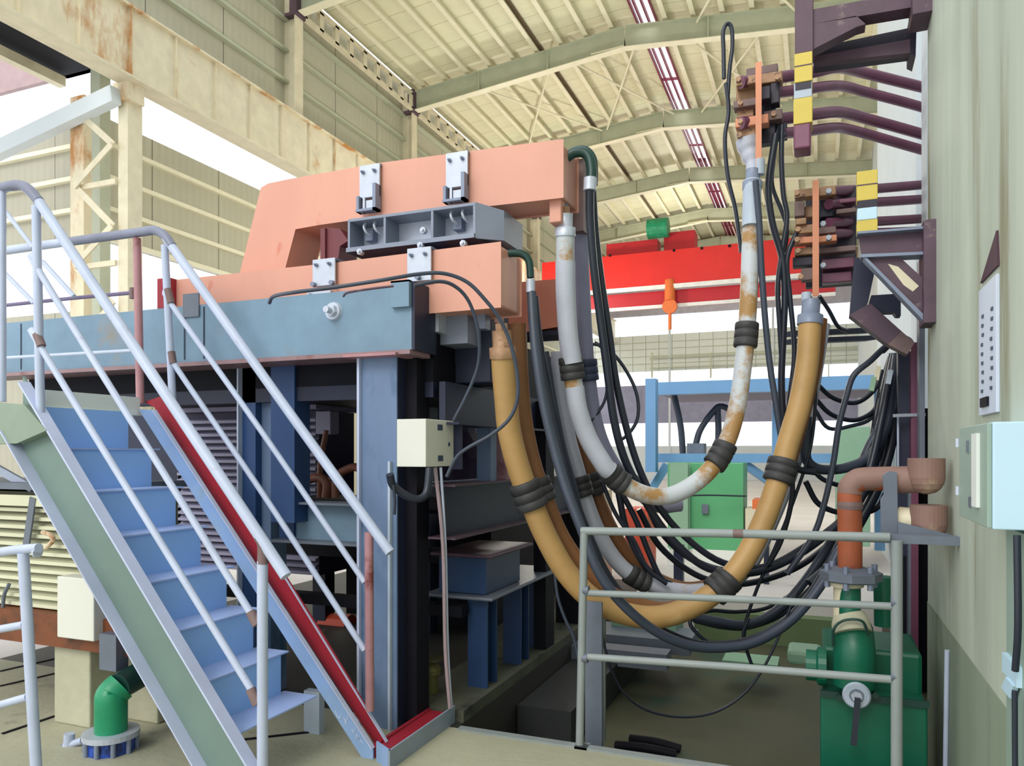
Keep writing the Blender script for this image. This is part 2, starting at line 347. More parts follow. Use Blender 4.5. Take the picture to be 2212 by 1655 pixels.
# eave lattice struts along the wall
for i, (Y0, Y1) in enumerate(((16.2, 21.8), (22.2, 27.8), (28.2, 33.8))):
    e = MB().bar((XW+.25, Y0, 13.35), (XW+.25, Y1, 13.35), .1, .12).bar((XW+.25, Y0, 12.85), (XW+.25, Y1, 12.85), .1, .12)
    n = 8
    for k in range(n+1):
        y = lerp(Y0, Y1, k/n); e.box(XW+.2, XW+.3, y-.09, y+.09, 12.85, 13.35)
    e.thing('eave_strut', M['cream'], ['perforated eave strut from the top left column to the second rafter', 'perforated eave strut behind the raised copper arm, beyond the second rafter', 'far perforated eave strut beyond the third rafter'][i], 'strut', 'eave struts')
# ---- crane runway girder
g = T('crane_runway_girder', 'long cream crane runway girder with rust streaks crossing the upper left', 'girder', (XG, 20, 8.3))
gz0, gz1 = 8.42, 9.72
MB().box(XG-.012, XG+.012, 4, 10.25, gz0, gz1).build('web', M['cream_r'], g, 'rust-streaked near web')
MB().box(XG-.012, XG+.012, 10.25, YG, gz0, gz1).build('web', M['cream'], g)
MB().box(XG-.22, XG+.22, 4, YG, gz0-.04, gz0).build('lower_flange', M['cream'], g)
MB().box(XG-.18, XG+.12, 4, YG, gz1, gz1+.04).build('upper_flange', M['cream_r'], g)
y = 5.0; k = 0
st = []
while y < 34:
    st.append(MB().box(XG+.012, XG+.075, y-.012, y+.012, gz0, gz1).build('stiffener', M['cream_r'], g)); y += 1.05
MB().box(XG-.15, XG-.05, 4, YG, gz1+.04, gz1+.16).build('crane_rail', M['brownst'], g)
# lattice column
lc = T('lattice_column', 'tall cream lattice column carrying the crane girder at left', 'column', (XG, 10.3, 0))
for u, nm in ((265, 'leg'), (283, 'leg')):
    pass
Yc = 10.3
MB().box(XG-.30, XG-.06, Yc-.02, Yc, 0, 8.38).box(XG-.09, XG-.06, Yc, Yc+.3, 0, 8.38).box(XG-.3, XG-.27, Yc, Yc+.3, 0, 8.38).build('leg', M['cream'], lc)
x2 = -13.07
MB().box(x2-.18, x2+.18, Yc-.02, Yc+.15, 0, 8.38).build('leg', M['cream_r'], lc, 'rust-stained outer leg')
za = 7.5; up = True; zs = [8.05, 7.25, 6.6, 5.75, 5.1, 4.3, 3.6, 2.7, 1.9, 1.0]
for i, z in enumerate(zs):
    if i % 2 == 0: MB().bar((x2+.1, Yc-.06, z), (XG-.3, Yc-.06, z), .06, .1).build('lacing_strut', M['cream'], lc)
for i in range(len(zs)-1):
    a, b = (x2+.1, zs[i]), (XG-.3, zs[i+1])
    if i % 2: a, b = (XG-.3, zs[i]), (x2+.1, zs[i+1])
    MB().bar((a[0], Yc-.12-.04*(i % 2), a[1]), (b[0], Yc-.12-.04*(i % 2), b[1]), .03, .12).build('lacing_diagonal', M['cream'], lc)
MB().box(XG-.34, XG+.05, Yc-.1, Yc+.25, 8.05, 8.4).build('bracket_head', M['cream_r'], lc, 'rust-stained bracket head')
MB().bar(PY(250, 205, 10.1), PY(-60, 352, 10.1), .2, .3).thing('brace_beam', M['wallw'], 'white diagonal brace beam running down left from the lattice column', 'brace')
MB().bar((-16.1, 2, 10.1), (-16.1, 12.3, 10.1), .2, .22).thing('roof_brace', M['cream'], 'pale sloping beam under the runway girder in the top left corner', 'brace')
# ---- annex walls seen below the girder
XA, YA = -15.0, 12.4
def annex(name, z0, z1, i):
    MB().box(XA-.1, XA, YA, YG, z0, z1).struct('wall_annex_%d' % i, M['siding'])
    MB().box(-40, XA, YA, YA+.1, z0, z1).struct('wall_annex_front_%d' % i, M['sidingx'])
annex('', 6.4, 9.2, 1); annex('', 0, 4.85, 2)
MB().box(-40, XA, YA-.02, YA+.1, 10.3, 11.9).struct('wall_annex_front_3', mat('dusky_pink_siding', (176,150,152), .6))
MB().box(-16.2, -13.0, 4, YA+.1, 10.3, 10.36).struct('ceiling', M['dark'])
MB().box(XA+.01, XA+.3, YA-.28, YA-.01, 0, 10.3).struct('trim_7', M['rafter'])
for j, z in enumerate((8.6, 7.86, 7.14, 6.45)):
    w_ = ['topmost', 'second', 'third', 'lowest'][j]
    MB().bar((XA+.06, YA, z), (XA+.06, YG, z), .12, .1).thing('wall_girt', M['purlin'], '%s pale girt on the siding right of the lattice column' % w_, 'girt', 'girts right of the lattice column')
    MB().bar((-40, YA-.06, z), (XA, YA-.06, z), .12, .1).thing('wall_girt', M['purlin'], '%s pale girt on the siding left of the lattice column' % w_, 'girt', 'girts left of the lattice column')
for z in (4.2, 3.5):
    MB().bar((-40, YA-.06, z), (XA, YA-.06, z), .12, .1).thing('wall_girt', M['purlin'], 'pale girt on the low siding behind the left handrails, %s' % ('upper' if z > 4 else 'lower'), 'girt', 'girts of the low siding')
# ---- far gable
def far(z0, z1, m, n): MB().box(-14, 4, YG, YG+.15, z0, z1).struct(n, m)
far(9.95, 12.2, mat('lavender_sheet', (190,186,200), .6), 'wall_far'); far(12.2, 16, banded('tan_cladding', (176,150,122), (120,100,84), 0, .62, .05), 'wall_far_gable')
far(6.55, 8.75, M['tiles'], 'wall_far_middle'); far(3.4, 5.7, mat('dusky_far_band', (150,150,176), .6), 'wall_far_low'); far(0, 2.0, M['wallw'], 'wall_far_base')
for z in (7.0, 7.45, 7.9, 8.3): MB().box(-14, 4, YG-.02, YG, z-.02, z+.02).struct('trim_8', M['rafter'])
for k in (3, 6):
    x = {3: XU(1447, YG), 6: XU(1670, YG)}[k]
    MB().bar((x, YG-.06, 0), (x, YG-.06, 9.9), .12, .12).thing('far_mullion', M['wallw'], 'slim pale post against the far window wall, %s' % {3: 'under the crane hook', 6: 'behind the cables'}[k], 'post', 'posts of the far wall')
# skyline outside
for k, (x, h, wd) in enumerate(((-6, 2.9, 2), (-1.2, 3.1, 1.6), (1.5, 2.7, 2.4), (-9, 2.6, 3))):
    MB().box(x, x+wd, YG+30, YG+34, 0, h+2).thing('distant_building', M['wallw'], 'pale distant building outside the far windows, %s' % ['left of the black cables', 'just right of the white hose', 'at the right end', 'leftmost'][k], 'building', 'buildings outside')
# ---- right walls
MB().box(.6, .95, -3, 3.05, .72, 16).box(.6, .95, 3.05, 5.1, .72, 16).struct('wall_right', M['plaster'])
MB().box(.597, .95, -3, 5.1, -.42, .72).struct('wall_right_dado', M['plasterd'])
MB().box(.95, 1.1, 5.1, 14.7, -.42, 18).struct('wall_right_rear', M['wallw'])
MB().box(XR, XR+.15, 14.7, YG, 0, 14).struct('wall_right_far', M['wallw'])
MB().box(.78, .95, 7.4, 7.8, 0, 18).box(.7, .95, 6.0, 6.3, 3.0, 18).struct('trim_9', M['wallw'])
MB().box(.56, .6, 2.3, YU(2174, .56), 0, 1.36).struct('trim_10', M['greybox'])
# no lamp fittings modelled in the hall
# ================================================================ stairs
XN, ZN, RUN, RISE, Y0, Y1 = -3.616, 1.624, .186, .2205, 2.75, 3.385
TAN = RISE/RUN; SL = V((RUN, 0, -RISE)).normalized(); UPN = V((RISE, 0, RUN)).normalized()
st = T('staircase', 'blue steel staircase with pale pipe handrails descending from the platform at left', 'staircase', (-3.1, 3.05, 0))
for k in range(1, 8):
    x, z = XN+RUN*(k-1), ZN-RISE*(k-1)
    s_ = MB().box(x-RUN-.02, x+.012, Y0+.01, Y1-.01, z-.008, z).build('tread', M['tread'], st)
    MB().box(x-RUN-.008, x-RUN, Y0+.01, Y1-.06, z, z+RISE-.008).build('riser', M['stair'], s_)
def slope_plate(y0, y1, lo, hi, x0, x1):
    """sloping plate between perpendicular offsets lo..hi from the nosing line, from x0 to x1"""
    m_ = MB(); zz = lambda x: ZN-(x-XN)*TAN
    c = V((0, 0, 1)); k = math.sqrt(1+TAN*TAN)
    pts = [(x0, y0, zz(x0)+lo*k), (x1, y0, zz(x1)+lo*k), (x1, y0, zz(x1)+hi*k), (x0, y0, zz(x0)+hi*k)]
    return m_.prism(pts, (0, y1-y0, 0))
XT, XB = -3.86, -2.24
near = T2 = slope_plate(Y0-.012, Y0, -.203, .042, XT-.02, XB).build('stringer', M['web'], st, 'near stringer with grey-green web')
slope_plate(Y0-.066, Y0+.0, .042, .052, XT+.02, XB).build('upper_flange', M['flange'], near)
slope_plate(Y0-.08, Y0-.0, -.21, -.203, XT-.1, XB-.12).build('lower_flange', M['flange'], near)
def yplate(pts, Y, th=.01): return MB().prism([PY(u, v, Y) for u, v in pts], (0, th, 0))
fs = yplate([(299, 884), (333, 886), (806, 1617), (806, 1655), (793, 1655)], 3.40).build('stringer', M['bluplate'], st, 'far stringer of light blue plate')
MB().bar(PY(333, 886, 3.40), PY(806, 1617, 3.40), .03, .006).build('edge', M['flange'], fs)
rp = yplate([(312, 868), (345, 857), (460, 1020), (563, 1160), (700, 1376), (836, 1603), (812, 1612), (333, 880)], 3.49).build('toe_plate', M['red'], st, 'dark red toe plate along the far side')
MB().bar(PY(563, 1160, 3.49), PY(836, 1603, 3.49), .02, .006).build('edge', M['flange'], rp)
for (pts) in ([(724, 1535), (728, 1548), (736, 1552), (738, 1544)], [(742, 1550), (748, 1562)], [(752, 1546), (746, 1566)], [(760, 1575), (764, 1584), (768, 1576)], [(770, 1586), (776, 1594), (770, 1598), (770, 1588)], [(778, 1598), (784, 1606)]):
    MB().tube([PY(u, v, 3.398) for u, v in pts], .0016, 5).build('chalk_mark', M['stripe'], fs)
# handrails
def pipe(pts, r, nm, m, par, n=10, sm=6, label=None): return MB().tube(bez(pts, sm), r, n).build(nm, m, par, label)
def Yp(pts, Y): return [PY(u, v, Y) for u, v in pts]
YN = Y0-.03
nr = pipe(Yp([(-14, 418), (4, 408), (24, 402), (48, 402), (66, 414), (84, 436), (110, 475), (330, 810), (500, 1066), (618, 1245)], YN), .026, 'handrail', M['rail'], st, 12, 5, 'near handrail with worn grey bend')
MB().tube(bez(Yp([(-14, 417), (4, 407), (24, 401.5), (48, 401.5), (66, 413), (84, 435)], YN-.001), 5), .0268, 12).build('bend', M['railtop'], nr)
pipe(Yp([(78, 445), (88, 925)], YN), .022, 'handrail_post', M['rail'], st)
pipe(Yp([(5, 412), (5, 868)], YN), .019, 'handrail_post', M['rail'], st)
p_ = pipe(Yp([(567, 1212), (567, 1690)], YN), .024, 'handrail_post', M['rail'], st)
pipe(Yp([(560, 1160), (568, 1178), (568, 1218)], YN), .025, 'bend', M['joint'], p_, label='brown primed bend')
m1 = pipe(Yp([(80, 562), (100, 612), (545, 1330)], YN), .017, 'mid_rail', M['rail'], st)
m2 = pipe(Yp([(82, 728), (100, 770), (548, 1498)], YN), .017, 'mid_rail', M['rail'], st)
for (a, b, par) in (((541, 1322), (556, 1350), m1), ((541, 1488), (556, 1522), m2), ((80, 722), (90, 748), m2)):
    pipe(Yp([a, b], YN-.004), .022, 'joint', M['joint'], par, label='brown weld joint')
YF = Y1+.08
fr = pipe(Yp([(-20, 545), (150, 522), (300, 502), (335, 498), (356, 510), (380, 545), (600, 856), (843, 1194)], YF), .027, 'handrail', M['rail'], st, 12, 5, 'far handrail with worn dark bend')
MB().tube(bez(Yp([(140, 523.4), (300, 502), (335, 498), (356, 510), (372, 532)], YF-.001), 5), .0278, 12).build('bend', M['railtop'], fr)
pipe(Yp([(296, 515), (303, 872)], YF), .024, 'handrail_post', M['pinkpost'], st, label='primer pink post')
pipe(Yp([(356, 530), (373, 866)], YF), .022, 'handrail_post', M['rail'], st)
pipe(Yp([(797, 1150), (799, 1535)], YF), .024, 'handrail_post', M['pinkpost'], st, label='primer pink post at the foot')
m3 = pipe(Yp([(361, 630), (372, 660), (560, 925), (788, 1258)], YF), .017, 'mid_rail', M['rail'], st)
m4 = pipe(Yp([(370, 765), (385, 800), (560, 1055), (788, 1405)], YF), .017, 'mid_rail', M['rail'], st)
for (a, b, par) in (((362, 625), (370, 655), m3), ((370, 760), (374, 786), m4)): pipe(Yp([a, b], YF-.004), .022, 'joint', M['joint'], par, label='brown weld joint')
pipe(Yp([(-20, 663), (150, 645), (292, 632)], YF), .012, 'mid_rail', mat('purple_rail', (108,96,130), .5), st, label='thin purple mid rail')
pipe(Yp([(-20, 775), (290, 757)], YF), .011, 'mid_rail', M['rail'], st)
pipe(Yp([(287, 622), (287, 645)], YF-.004), .02, 'joint', M['joint'], fr)
# loose-end stub pipes of the next flight at the left
pf = T('platform', 'steel landing platform at the stair head by the left frame edge', 'platform', (-4.4, 3.0, 0))
MB().box(-6.5, XN-RUN, Y0-.05, 3.45, ZN+RISE-.02, ZN+RISE).build('deck', M['deckgrey'], pf)
MB().prism(Yp([(-30, 868), (52, 874), (100, 930), (36, 958), (-30, 960)], Y0-.07), (0, .06, 0)).build('edge_beam', mat('edge_green', (136,152,134), .5), pf)
MB().box(XN-RUN-.03, XN-RUN-.01, Y0+.02, 3.42, ZN+RISE, ZN+RISE+.09).build('toe_board', M['deckgrey'], pf)
MB().box(XN-RUN-.008, XN-RUN+.002, Y0+.01, Y1-.06, ZN, ZN+RISE-.002).build('front_plate', M['stair'], pf)
MB().bar((-6.3, 3.42, 0), (-6.3, 3.42, 1.82), .06, .06).build('leg', M['rail'], pf)
MB().bar(PY(-10, 1010, 3.2), PY(70, 1055, 3.2), .02, .05).build('brace', M['rail'], pf)
for (a, b) in (((8, 452), (72, 535)), ((8, 588), (74, 655)), ((92, 565), (160, 640))):
    MB().cyl(PY(*a, 3.35), PY(*b, 3.35), .014, 8).thing('loose_rail', M['rail'], {452:'white rail pipe slanting behind the near post at the left edge, upper', 588:'pale rail pipe slanting behind the near post at the left edge, lower', 565:'thin dark-edged rail slanting between the two handrail posts at left'}[a[1]], 'rail', 'slanting rails at the left edge')
# base kerb channel from the stair foot along the plinth
kb = T('base_kerb', 'light blue and red base channel turning from the stair foot along the furnace plinth', 'kerb', (-2.0, 3.7, 0))
MB().box(-2.012, -2.0, 3.31, 4.05, 0, .10).build('outer_plate', mat('kerb_grey_blue', (140,152,168), .5), kb)
MB().box(-2.15, -2.012, 3.42, 4.03, .05, .06).build('floor_plate', M['red'], kb)
MB().box(-2.17, -2.15, 3.42, 4.03, 0, .07).build('inner_plate', M['red'], kb)
MB().prism([(-2.13, 3.39, 0), (-2.002, 3.31, 0), (-2.002, 3.31, .10), (-2.13, 3.39, .10)], (.0, .012, 0)).build('corner_plate', M['bluplate'], kb)
# ladder-like railing at the far left
lr = T('side_railing', 'pale blue pipe railing cut off by the lower left frame edge', 'railing', PY(82, 1690, 2.35))
pipe([PY(50, 1195, 2.35), PY(82, 1720, 2.35)], .024, 'post', M['rail'], lr)
tr = pipe([PY(-60, 1204, 2.35), PY(20, 1190, 2.35), PY(84, 1184, 2.35)], .022, 'rail', M['rail'], lr)
pipe([PY(-60, 1370, 2.35), PY(52, 1350, 2.35)], .018, 'rail', M['rail'], lr)
pipe([PY(-60, 1540, 2.35), PY(60, 1506, 2.35)], .018, 'rail', M['rail'], lr)
MB().lathe(PY(78, 1184, 2.35)+V((0, 0, -.02)), (1, 0, 0), [(0, .012), (0, .024), (.012, .024), (.012, .012)], 12).build('end_ring', M['steel'], tr)

# ================================================================ louvered machine under the platform
def louvers(name, label, cat, x0, x1, y0, z0, z1, pitch, mm, depth=.6, group=None):
    t = T(name, label, cat, ((x0+x1)/2, y0+depth/2, z0), group)
    MB().box(x0, x1, y0+.05, y0+depth, z0, z1).build('housing', mat(name+'_back', (120,120,96) if mm is M['louver'] else (60,54,84), .6), t)
    n = int((z1-z0)/pitch)
    sl = MB()
    for k in range(n):
        z = z0+(k+.5)*pitch; sl.add([(x0, y0, z-.3*pitch), (x1, y0, z-.3*pitch), (x1, y0+.05, z+.25*pitch), (x0, y0+.05, z+.25*pitch),
            (x0, y0+.0, z-.3*pitch+.006), (x1, y0, z-.3*pitch+.006), (x1, y0+.05, z+.25*pitch+.006), (x0, y0+.05, z+.25*pitch+.006)],
            [(0,3,2,1),(4,5,6,7),(0,1,5,4),(1,2,6,5),(2,3,7,6),(3,0,4,7)])
        sl.box(x0, x1, y0-.004, y0+.01, z-.3*pitch, z+.12*pitch)
    sl.build('louver_panel', mm, t); return t
lm = louvers('louvered_cabinet', 'cream louvered machine cabinet under the platform at lower left', 'cabinet', -5.8, -3.86, 3.16, .66, 1.36, .052, M['louver'])
MB().box(-5.8, -3.8, 3.1, 3.8, 1.38, 1.42).build('top_cover', M['slate'], lm)
MB().box(-5.8, -3.86, 3.12, 3.16, 1.28, 1.345).build('top_band', M['louver'], lm)
MB().tube(bez(Yp([(20, 1262), (8, 1290), (6, 1345)], 3.12), 4), .011, 8).build('frame_edge', M['slate'], lm)
MB().bar(PY(72, 1075, 3.12), PY(56, 1185, 3.12), .012, .05, (1, 0, 0)).build('strut', M['slate'], lm)
MB().tube(bez(Yp([(92, 1150), (110, 1156), (114, 1168), (98, 1185)], 3.11), 4), .014, 8).build('latch', mat('rusty_latch', (220,200,170), .5, rust=(170,110,60), rust_amt=.4, rscale=20), lm)
MB().box(XU(130, 3.06), XU(209, 3.06), 3.04, 3.14, ZV(170, 1380, 3.06), ZV(170, 1247, 3.06)).thing('junction_box', M['beige'], 'plain white junction box on the front of the louvered cabinet', 'junction box', None, .006)
MB().box(-3.95, -3.6, 3.16, 3.3, .62, .80).thing('lock_box', M['slate'], 'grey housing right of the white junction box behind the stringer', 'box')
MB().box(-6.0, -3.3, 3.1, 3.6, .47, .66).thing('rusty_beam', M['rustbeam'], 'rusty brown beam carrying the cream louvered cabinet', 'beam')
MB().box(XU(130, 3.2), XU(207, 3.2), 3.16, 3.5, 0, .47).thing('concrete_pier', M['conblock'], 'pale concrete pier left of the green elbow pipe', 'pier', 'concrete piers', .01)
MB().box(XU(279, 3.4), XU(352, 3.4), 3.36, 3.6, 0, .47).thing('concrete_pier', M['conblock'], 'pale concrete pier right of the green elbow pipe, behind the stringer', 'pier', 'concrete piers', .01)
MB().box(XU(228, 3.08), XU(264, 3.08), 3.04, 3.12, .40, .60).thing('pipe_bracket', M['slate'], 'small slate bracket block under the rusty beam', 'bracket')
# green elbow pipe with flange
gp = T('elbow_pipe', 'glossy green elbow pipe rising from a valve at the lower left', 'pipe', PY(240, 1640, 2.98))
a, b = PY(240, 1640, 2.98), PY(240, 1520, 2.98)
MB().tube(bez([a+V((0,0,.05)), b, PY(246, 1496, 2.99), PY(262, 1483, 3.02), PY(330, 1440, 3.2)], 6), [.088]*30, 24).build('pipe', M['green2'], gp) if False else None
pts = bez([a+V((0,0,.05)), b, PY(243, 1500, 2.99), PY(262, 1482, 3.03)], 6)
MB().tube(pts, .082, 24).build('elbow', M['green2'], gp)
MB().tube([PY(256, 1484, 3.0), PY(330, 1442, 3.25)], .072, 20).build('branch', M['greenhose'], gp, 'dark green branch')
vz = PY(240, 1590, 2.98).z
vv = T('flange_valve', 'round flanged valve with cobalt blue windows under the green elbow', 'valve', V((a.x, a.y, 0)))
MB().lathe((a.x, a.y, vz-.0), (0, 0, 1), [(0, .142), (.028, .142), (.028, .085), (.03, .0)], 32).build('upper_flange', M['steel'], vv)
MB().lathe((a.x, a.y, vz-.10), (0, 0, 1), [(0, .12), (.10, .12)], 32).build('body', M['navy'], vv)
for k in range(10):
    an = k*math.pi/5; c = V((a.x+.127*math.cos(an), a.y+.127*math.sin(an), vz-.10)); MB().cyl(c, c+V((0,0,.11)), .013, 10).build('flange_bolt', M['steelg'], vv)
MB().lathe((a.x, a.y, vz-.13), (0, 0, 1), [(0, .142), (.028, .142)], 32).build('lower_flange', M['steel'], vv)
MB().cyl((a.x, a.y, 0), (a.x, a.y, vz-.12), .07, 20).build('stand_pipe', M['greenhose'], vv)
MB().cyl(PY(178, 1600, 2.96), PY(140, 1612, 2.93), .02, 10).cyl(PY(150, 1585, 2.94), PY(148, 1632, 2.94), .028, 12).build('actuator', M['rail'], vv)
MB().bar(PY(140, 1612, 2.93), PY(88, 1652, 2.9), .012, .035).build('lever', M['steelg'], vv)
MB().box(XU(661, 3.6), XU(694, 3.6), 3.58, 3.63, 0, .24).thing('white_plate', M['greypl'], 'small pale rectangular plate standing under the last stair tread', 'plate')

# ================================================================ furnace frame
ff = T('furnace_support', 'large blue steel furnace frame with weathered top beam and square columns', 'furnace frame', (-3.5, 4.5, 0))
YB = 3.75
MB().box(-6.6, XU(889, YB), YB, YB+.012, 2.18, 2.545).build('top_beam', M['beamblue'], ff, 'weathered grey-blue front beam')
MB().box(-6.6, XU(889, YB), YB+.012, YB+.22, 2.525, 2.545).build('beam_flange', M['darkblue'], ff)
MB().box(-6.6, XU(889, YB), YB-.02, YB+.22, 2.155, 2.18).build('lower_flange', mat('mauve_flange', (150,120,124), .5, 0, .2, 3, rust=(120,80,76), rust_amt=.3, rscale=3), ff)
for u in (398, 440, 45): x = XU(u, YB); MB().box(x, x+.008, YB-.004, YB, 2.2, 2.53).build('seam', M['darkblue'], ff)
x = XU(415, YB); MB().box(XU(398, YB), XU(432, YB), YB-.012, YB-.002, 2.47, 2.62).build('lug_plate', M['slate'], ff)
xb = XU(889, YB)
MB().box(XU(850, YB), xb, YB-.03, YB, ZV(870, 665, YB), ZV(870, 608, YB)).box(XU(850, YB), xb+.0, YB-.03, YB+.22, ZV(870, 612, YB), ZV(870, 608, YB)).build('end_block', M['beamblue'], ff)
MB().box(xb, xb+.02, YB, YB+.26, 2.18, ZV(870, 610, YB)).build('beam_end', M['darkblue'], ff)
# bolt in the beam
bc = PY(722, 673, YB)
MB().lathe(bc, (0, -1, 0), [(0, .055), (.012, .05), (.02, .05), (.02, .0)], 24).hexbolt(bc+V((0,-.02,0)), (0, -1, 0), .036, .025).cyl(bc+V((0,-.04,0)), bc+V((0,-.085,0)), .019, 14).build('tie_bolt', M['steel'], ff)
# side top beam
MB().box(-2.30, xb, YB+.26, 7.0, 2.0, 2.42).build('side_top_beam', M['dark'], ff)
# columns
def hcol(x0, x1, y0, y1, z0, z1, ma, mb_, lab=None):
    """H column seen with web facing the camera: two flanges left/right and a recessed web"""
    m_ = MB().box(x0, x0+.014, y0, y1, z0, z1).box(x1-.014, x1, y0, y1, z0, z1).build('column', ma, ff, lab)
    MB().box(x0+.014, x1-.014, (y0+y1)/2, (y0+y1)/2+.012, z0, z1).build('column_web', mb_, m_); return m_
x0, x1 = XU(777, 3.80), XU(857, 3.80)
c2 = MB().box(x0, x1, 3.80, 3.812, 0, 2.16).build('column', M['colpale'], ff, 'pale blue front column by the control box')
MB().box(x0-.004, x0+.012, 3.775, 3.80, 0, 2.16).build('column_edge', M['flange'], c2)
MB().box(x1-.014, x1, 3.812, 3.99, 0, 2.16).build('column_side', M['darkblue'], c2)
MB().box(x0-.01, x0+.012, 3.812, 3.99, 0, 2.16).box(x0, x1, 3.99, 4.0, 0, 2.16).build('column_back', M['colblue'], c2)
MB().box(x1-.045, x1-.03, 3.775, 3.80, 0, 1.55).build('cable_duct', M['greypl'], c2)
MB().box(x0-.05, x1+.05, 3.7, 4.0, 2.15, 2.165).build('cap_plate', M['pinkpost'], c2)
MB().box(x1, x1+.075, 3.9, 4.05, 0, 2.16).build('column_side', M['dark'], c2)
for (ua, ub, mm, yy) in ((517, 552, 'colblue', 4.0), (552, 585, 'colpale', 4.06), (585, 636, 'colblue', 3.98)):
    xa, xb2 = XU(ua, yy), XU(ub, yy)
    MB().box(xa, xb2, yy, yy+.16, 0 if ua != 585 else 1.15, 2.16).build('column', M[mm], ff)
MB().box(XU(516, 3.98), XU(519, 3.98), 3.96, 4.0, 0, 2.16).build('column_edge', M['rail'], ff)
# cross beam between the columns
xa, xb2 = XU(592, 4.05), XU(783, 4.05)
cb = MB().box(xa, xb2, 4.12, 4.13, ZV(700, 1170, 4.05), ZV(700, 1092, 4.05)).build('cross_beam', M['beamblue'], ff)
MB().box(xa, xb2, 4.02, 4.2, ZV(700, 1091, 4.05), ZV(700, 1086, 4.05)).box(xa, xb2, 4.02, 4.2, ZV(700, 1176, 4.05), ZV(700, 1170, 4.05)).build('cross_beam_flange', M['slate'], cb)
MB().box(xa, xa+.12, 4.1, 4.12, ZV(700, 1170, 4.05), ZV(700, 1092, 4.05)).build('end_plate', M['colblue'], cb)
# side beams running back
for (z0, z1, yb) in ((1.10, 1.40, 6.6), ):
    sb = MB().box(-2.06, -2.045, 3.99, yb, z0, z1).build('side_beam', M['darkblue'], ff)
    MB().box(-2.15, -1.97, 3.99, yb, z1, z1+.012).box(-2.15, -1.97, 3.99, yb, z0-.012, z0).build('side_beam_flange', M['brownst'], sb)
MB().box(-2.08, -2.04, 4.0, 6.6, 1.78, 2.02).box(-2.15, -1.95, 4.0, 6.6, 1.765, 1.78).build('side_beam', M['darkblue'], ff)
for y in (4.62, 5.35): MB().box(-2.12, -2.02, y, y+.1, 1.41, 1.77).build('stub_post', M['colpale'], ff)
MB().box(-2.12, -2.02, 4.9, 4.98, 1.41, 1.77).build('stub_post', M['pinkpost'], ff)
MB().box(-2.06, -1.96, 5.55, 5.75, 0, 2.0).build('rear_column', M['dark'], ff); MB().box(-2.2, -1.98, 6.5, 6.7, 0, 2.0).build('rear_column', M['dark'], ff)
for x in (-3.3, -4.4): MB().box(x, x+.14, 5.9, 6.05, 0, 2.0).build('rear_column', M['darkblue'], ff)
MB().box(-2.94, -2.9, 4.9, 5.0, 1.2, 2.1).build('stub_post', M['pinkpost'], ff)
MB().box(-5.6, -2.12, 4.0, 6.9, 2.02, 2.16).build('deck_plate', M['dark'], ff)
MB().box(-5.6, -2.12, 4.0, 4.06, 1.93, 2.02).build('deck_edge', M['darkblue'], ff)
MB().box(-3.9, -2.2, 4.2, 5.4, 1.22, 1.245).build('lower_deck', M['dark'], ff)
MB().box(-4.2, -2.1, 4.35, 4.45, .55, .62).box(-4.6, -2.1, 5.2, 5.3, .75, .86).build('lower_brace', M['dark'], ff)
MB().tube([PY(925, 1043, 4.6), PY(1135, 1030, 5.6)], .008, 6).build('thin_bar', M['rail'], ff)
# furnace backing, an added dark mass that blocks light inside the frame
fb = T('furnace_backing', 'dark furnace backing added inside the blue frame', 'furnace', (-3.5, 7.0, 0))
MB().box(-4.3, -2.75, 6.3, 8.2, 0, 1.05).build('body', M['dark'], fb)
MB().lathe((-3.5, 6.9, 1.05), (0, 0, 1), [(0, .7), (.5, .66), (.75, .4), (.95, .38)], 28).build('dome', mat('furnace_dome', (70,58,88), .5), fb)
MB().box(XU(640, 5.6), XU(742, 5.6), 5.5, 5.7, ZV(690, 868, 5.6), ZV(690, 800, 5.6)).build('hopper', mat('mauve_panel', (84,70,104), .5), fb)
lv = louvers('louver_unit', 'lavender louvered cooling unit seen between the stair rails and the blue column', 'cooling unit', XU(383, 5.6), XU(682, 5.6), 5.6, .5, ZV(450, 892, 5.6), .062, M['louverp'])
MB().box(XU(383, 5.55), XU(690, 5.55), 5.5, 6.2, ZV(450, 890, 5.55), ZV(450, 864, 5.55)).build('top_cover', mat('lavender_cover', (150,144,176), .5), lv)
MB().box(XU(225, 5.8), XU(385, 5.8), 5.8, 6.3, 0, 2.0).thing('navy_backing', M['darkblue'], 'dark navy backing panel added behind the upper stair steps, left of the lavender louvers', 'cabinet')  # added backing that keeps the bright annex wall from showing through
pc = PY(402, 850, 5.3); MB().cyl(pc, pc+V((0, 0, .45)), .05, 16).thing('standpipe', M['joint'], 'short brown pipe standing above the lavender louvered unit', 'pipe')
# copper-brown pipework glimpsed between the columns
for i, (pts, r) in enumerate((([(655, 1070), (660, 1040), (690, 1032), (706, 1046), (704, 1075)], .035), ([(725, 1075), (728, 1030), (760, 1010), (776, 1012)], .03), ([(690, 1075), (692, 1000), (705, 930)], .02))):
    MB().tube(bez([PY(u, v, 4.7) for u, v in pts], 5), r, 12).thing('process_pipe', mat('coppery_pipe', (150,96,78), .5), ['reddish bent pipe low between the blue columns', 'reddish pipe elbow beside the pale blue column', 'thin reddish riser between the blue columns'][i], 'pipe', 'reddish pipes between the columns')
MB().box(XU(685, 5.2), XU(717, 5.2), 5.18, 5.3, ZV(700, 938, 5.2), ZV(700, 888, 5.2)).thing('gauge_box', M['louverp'], 'small pale framed instrument box between the blue columns', 'instrument box', None, .008)
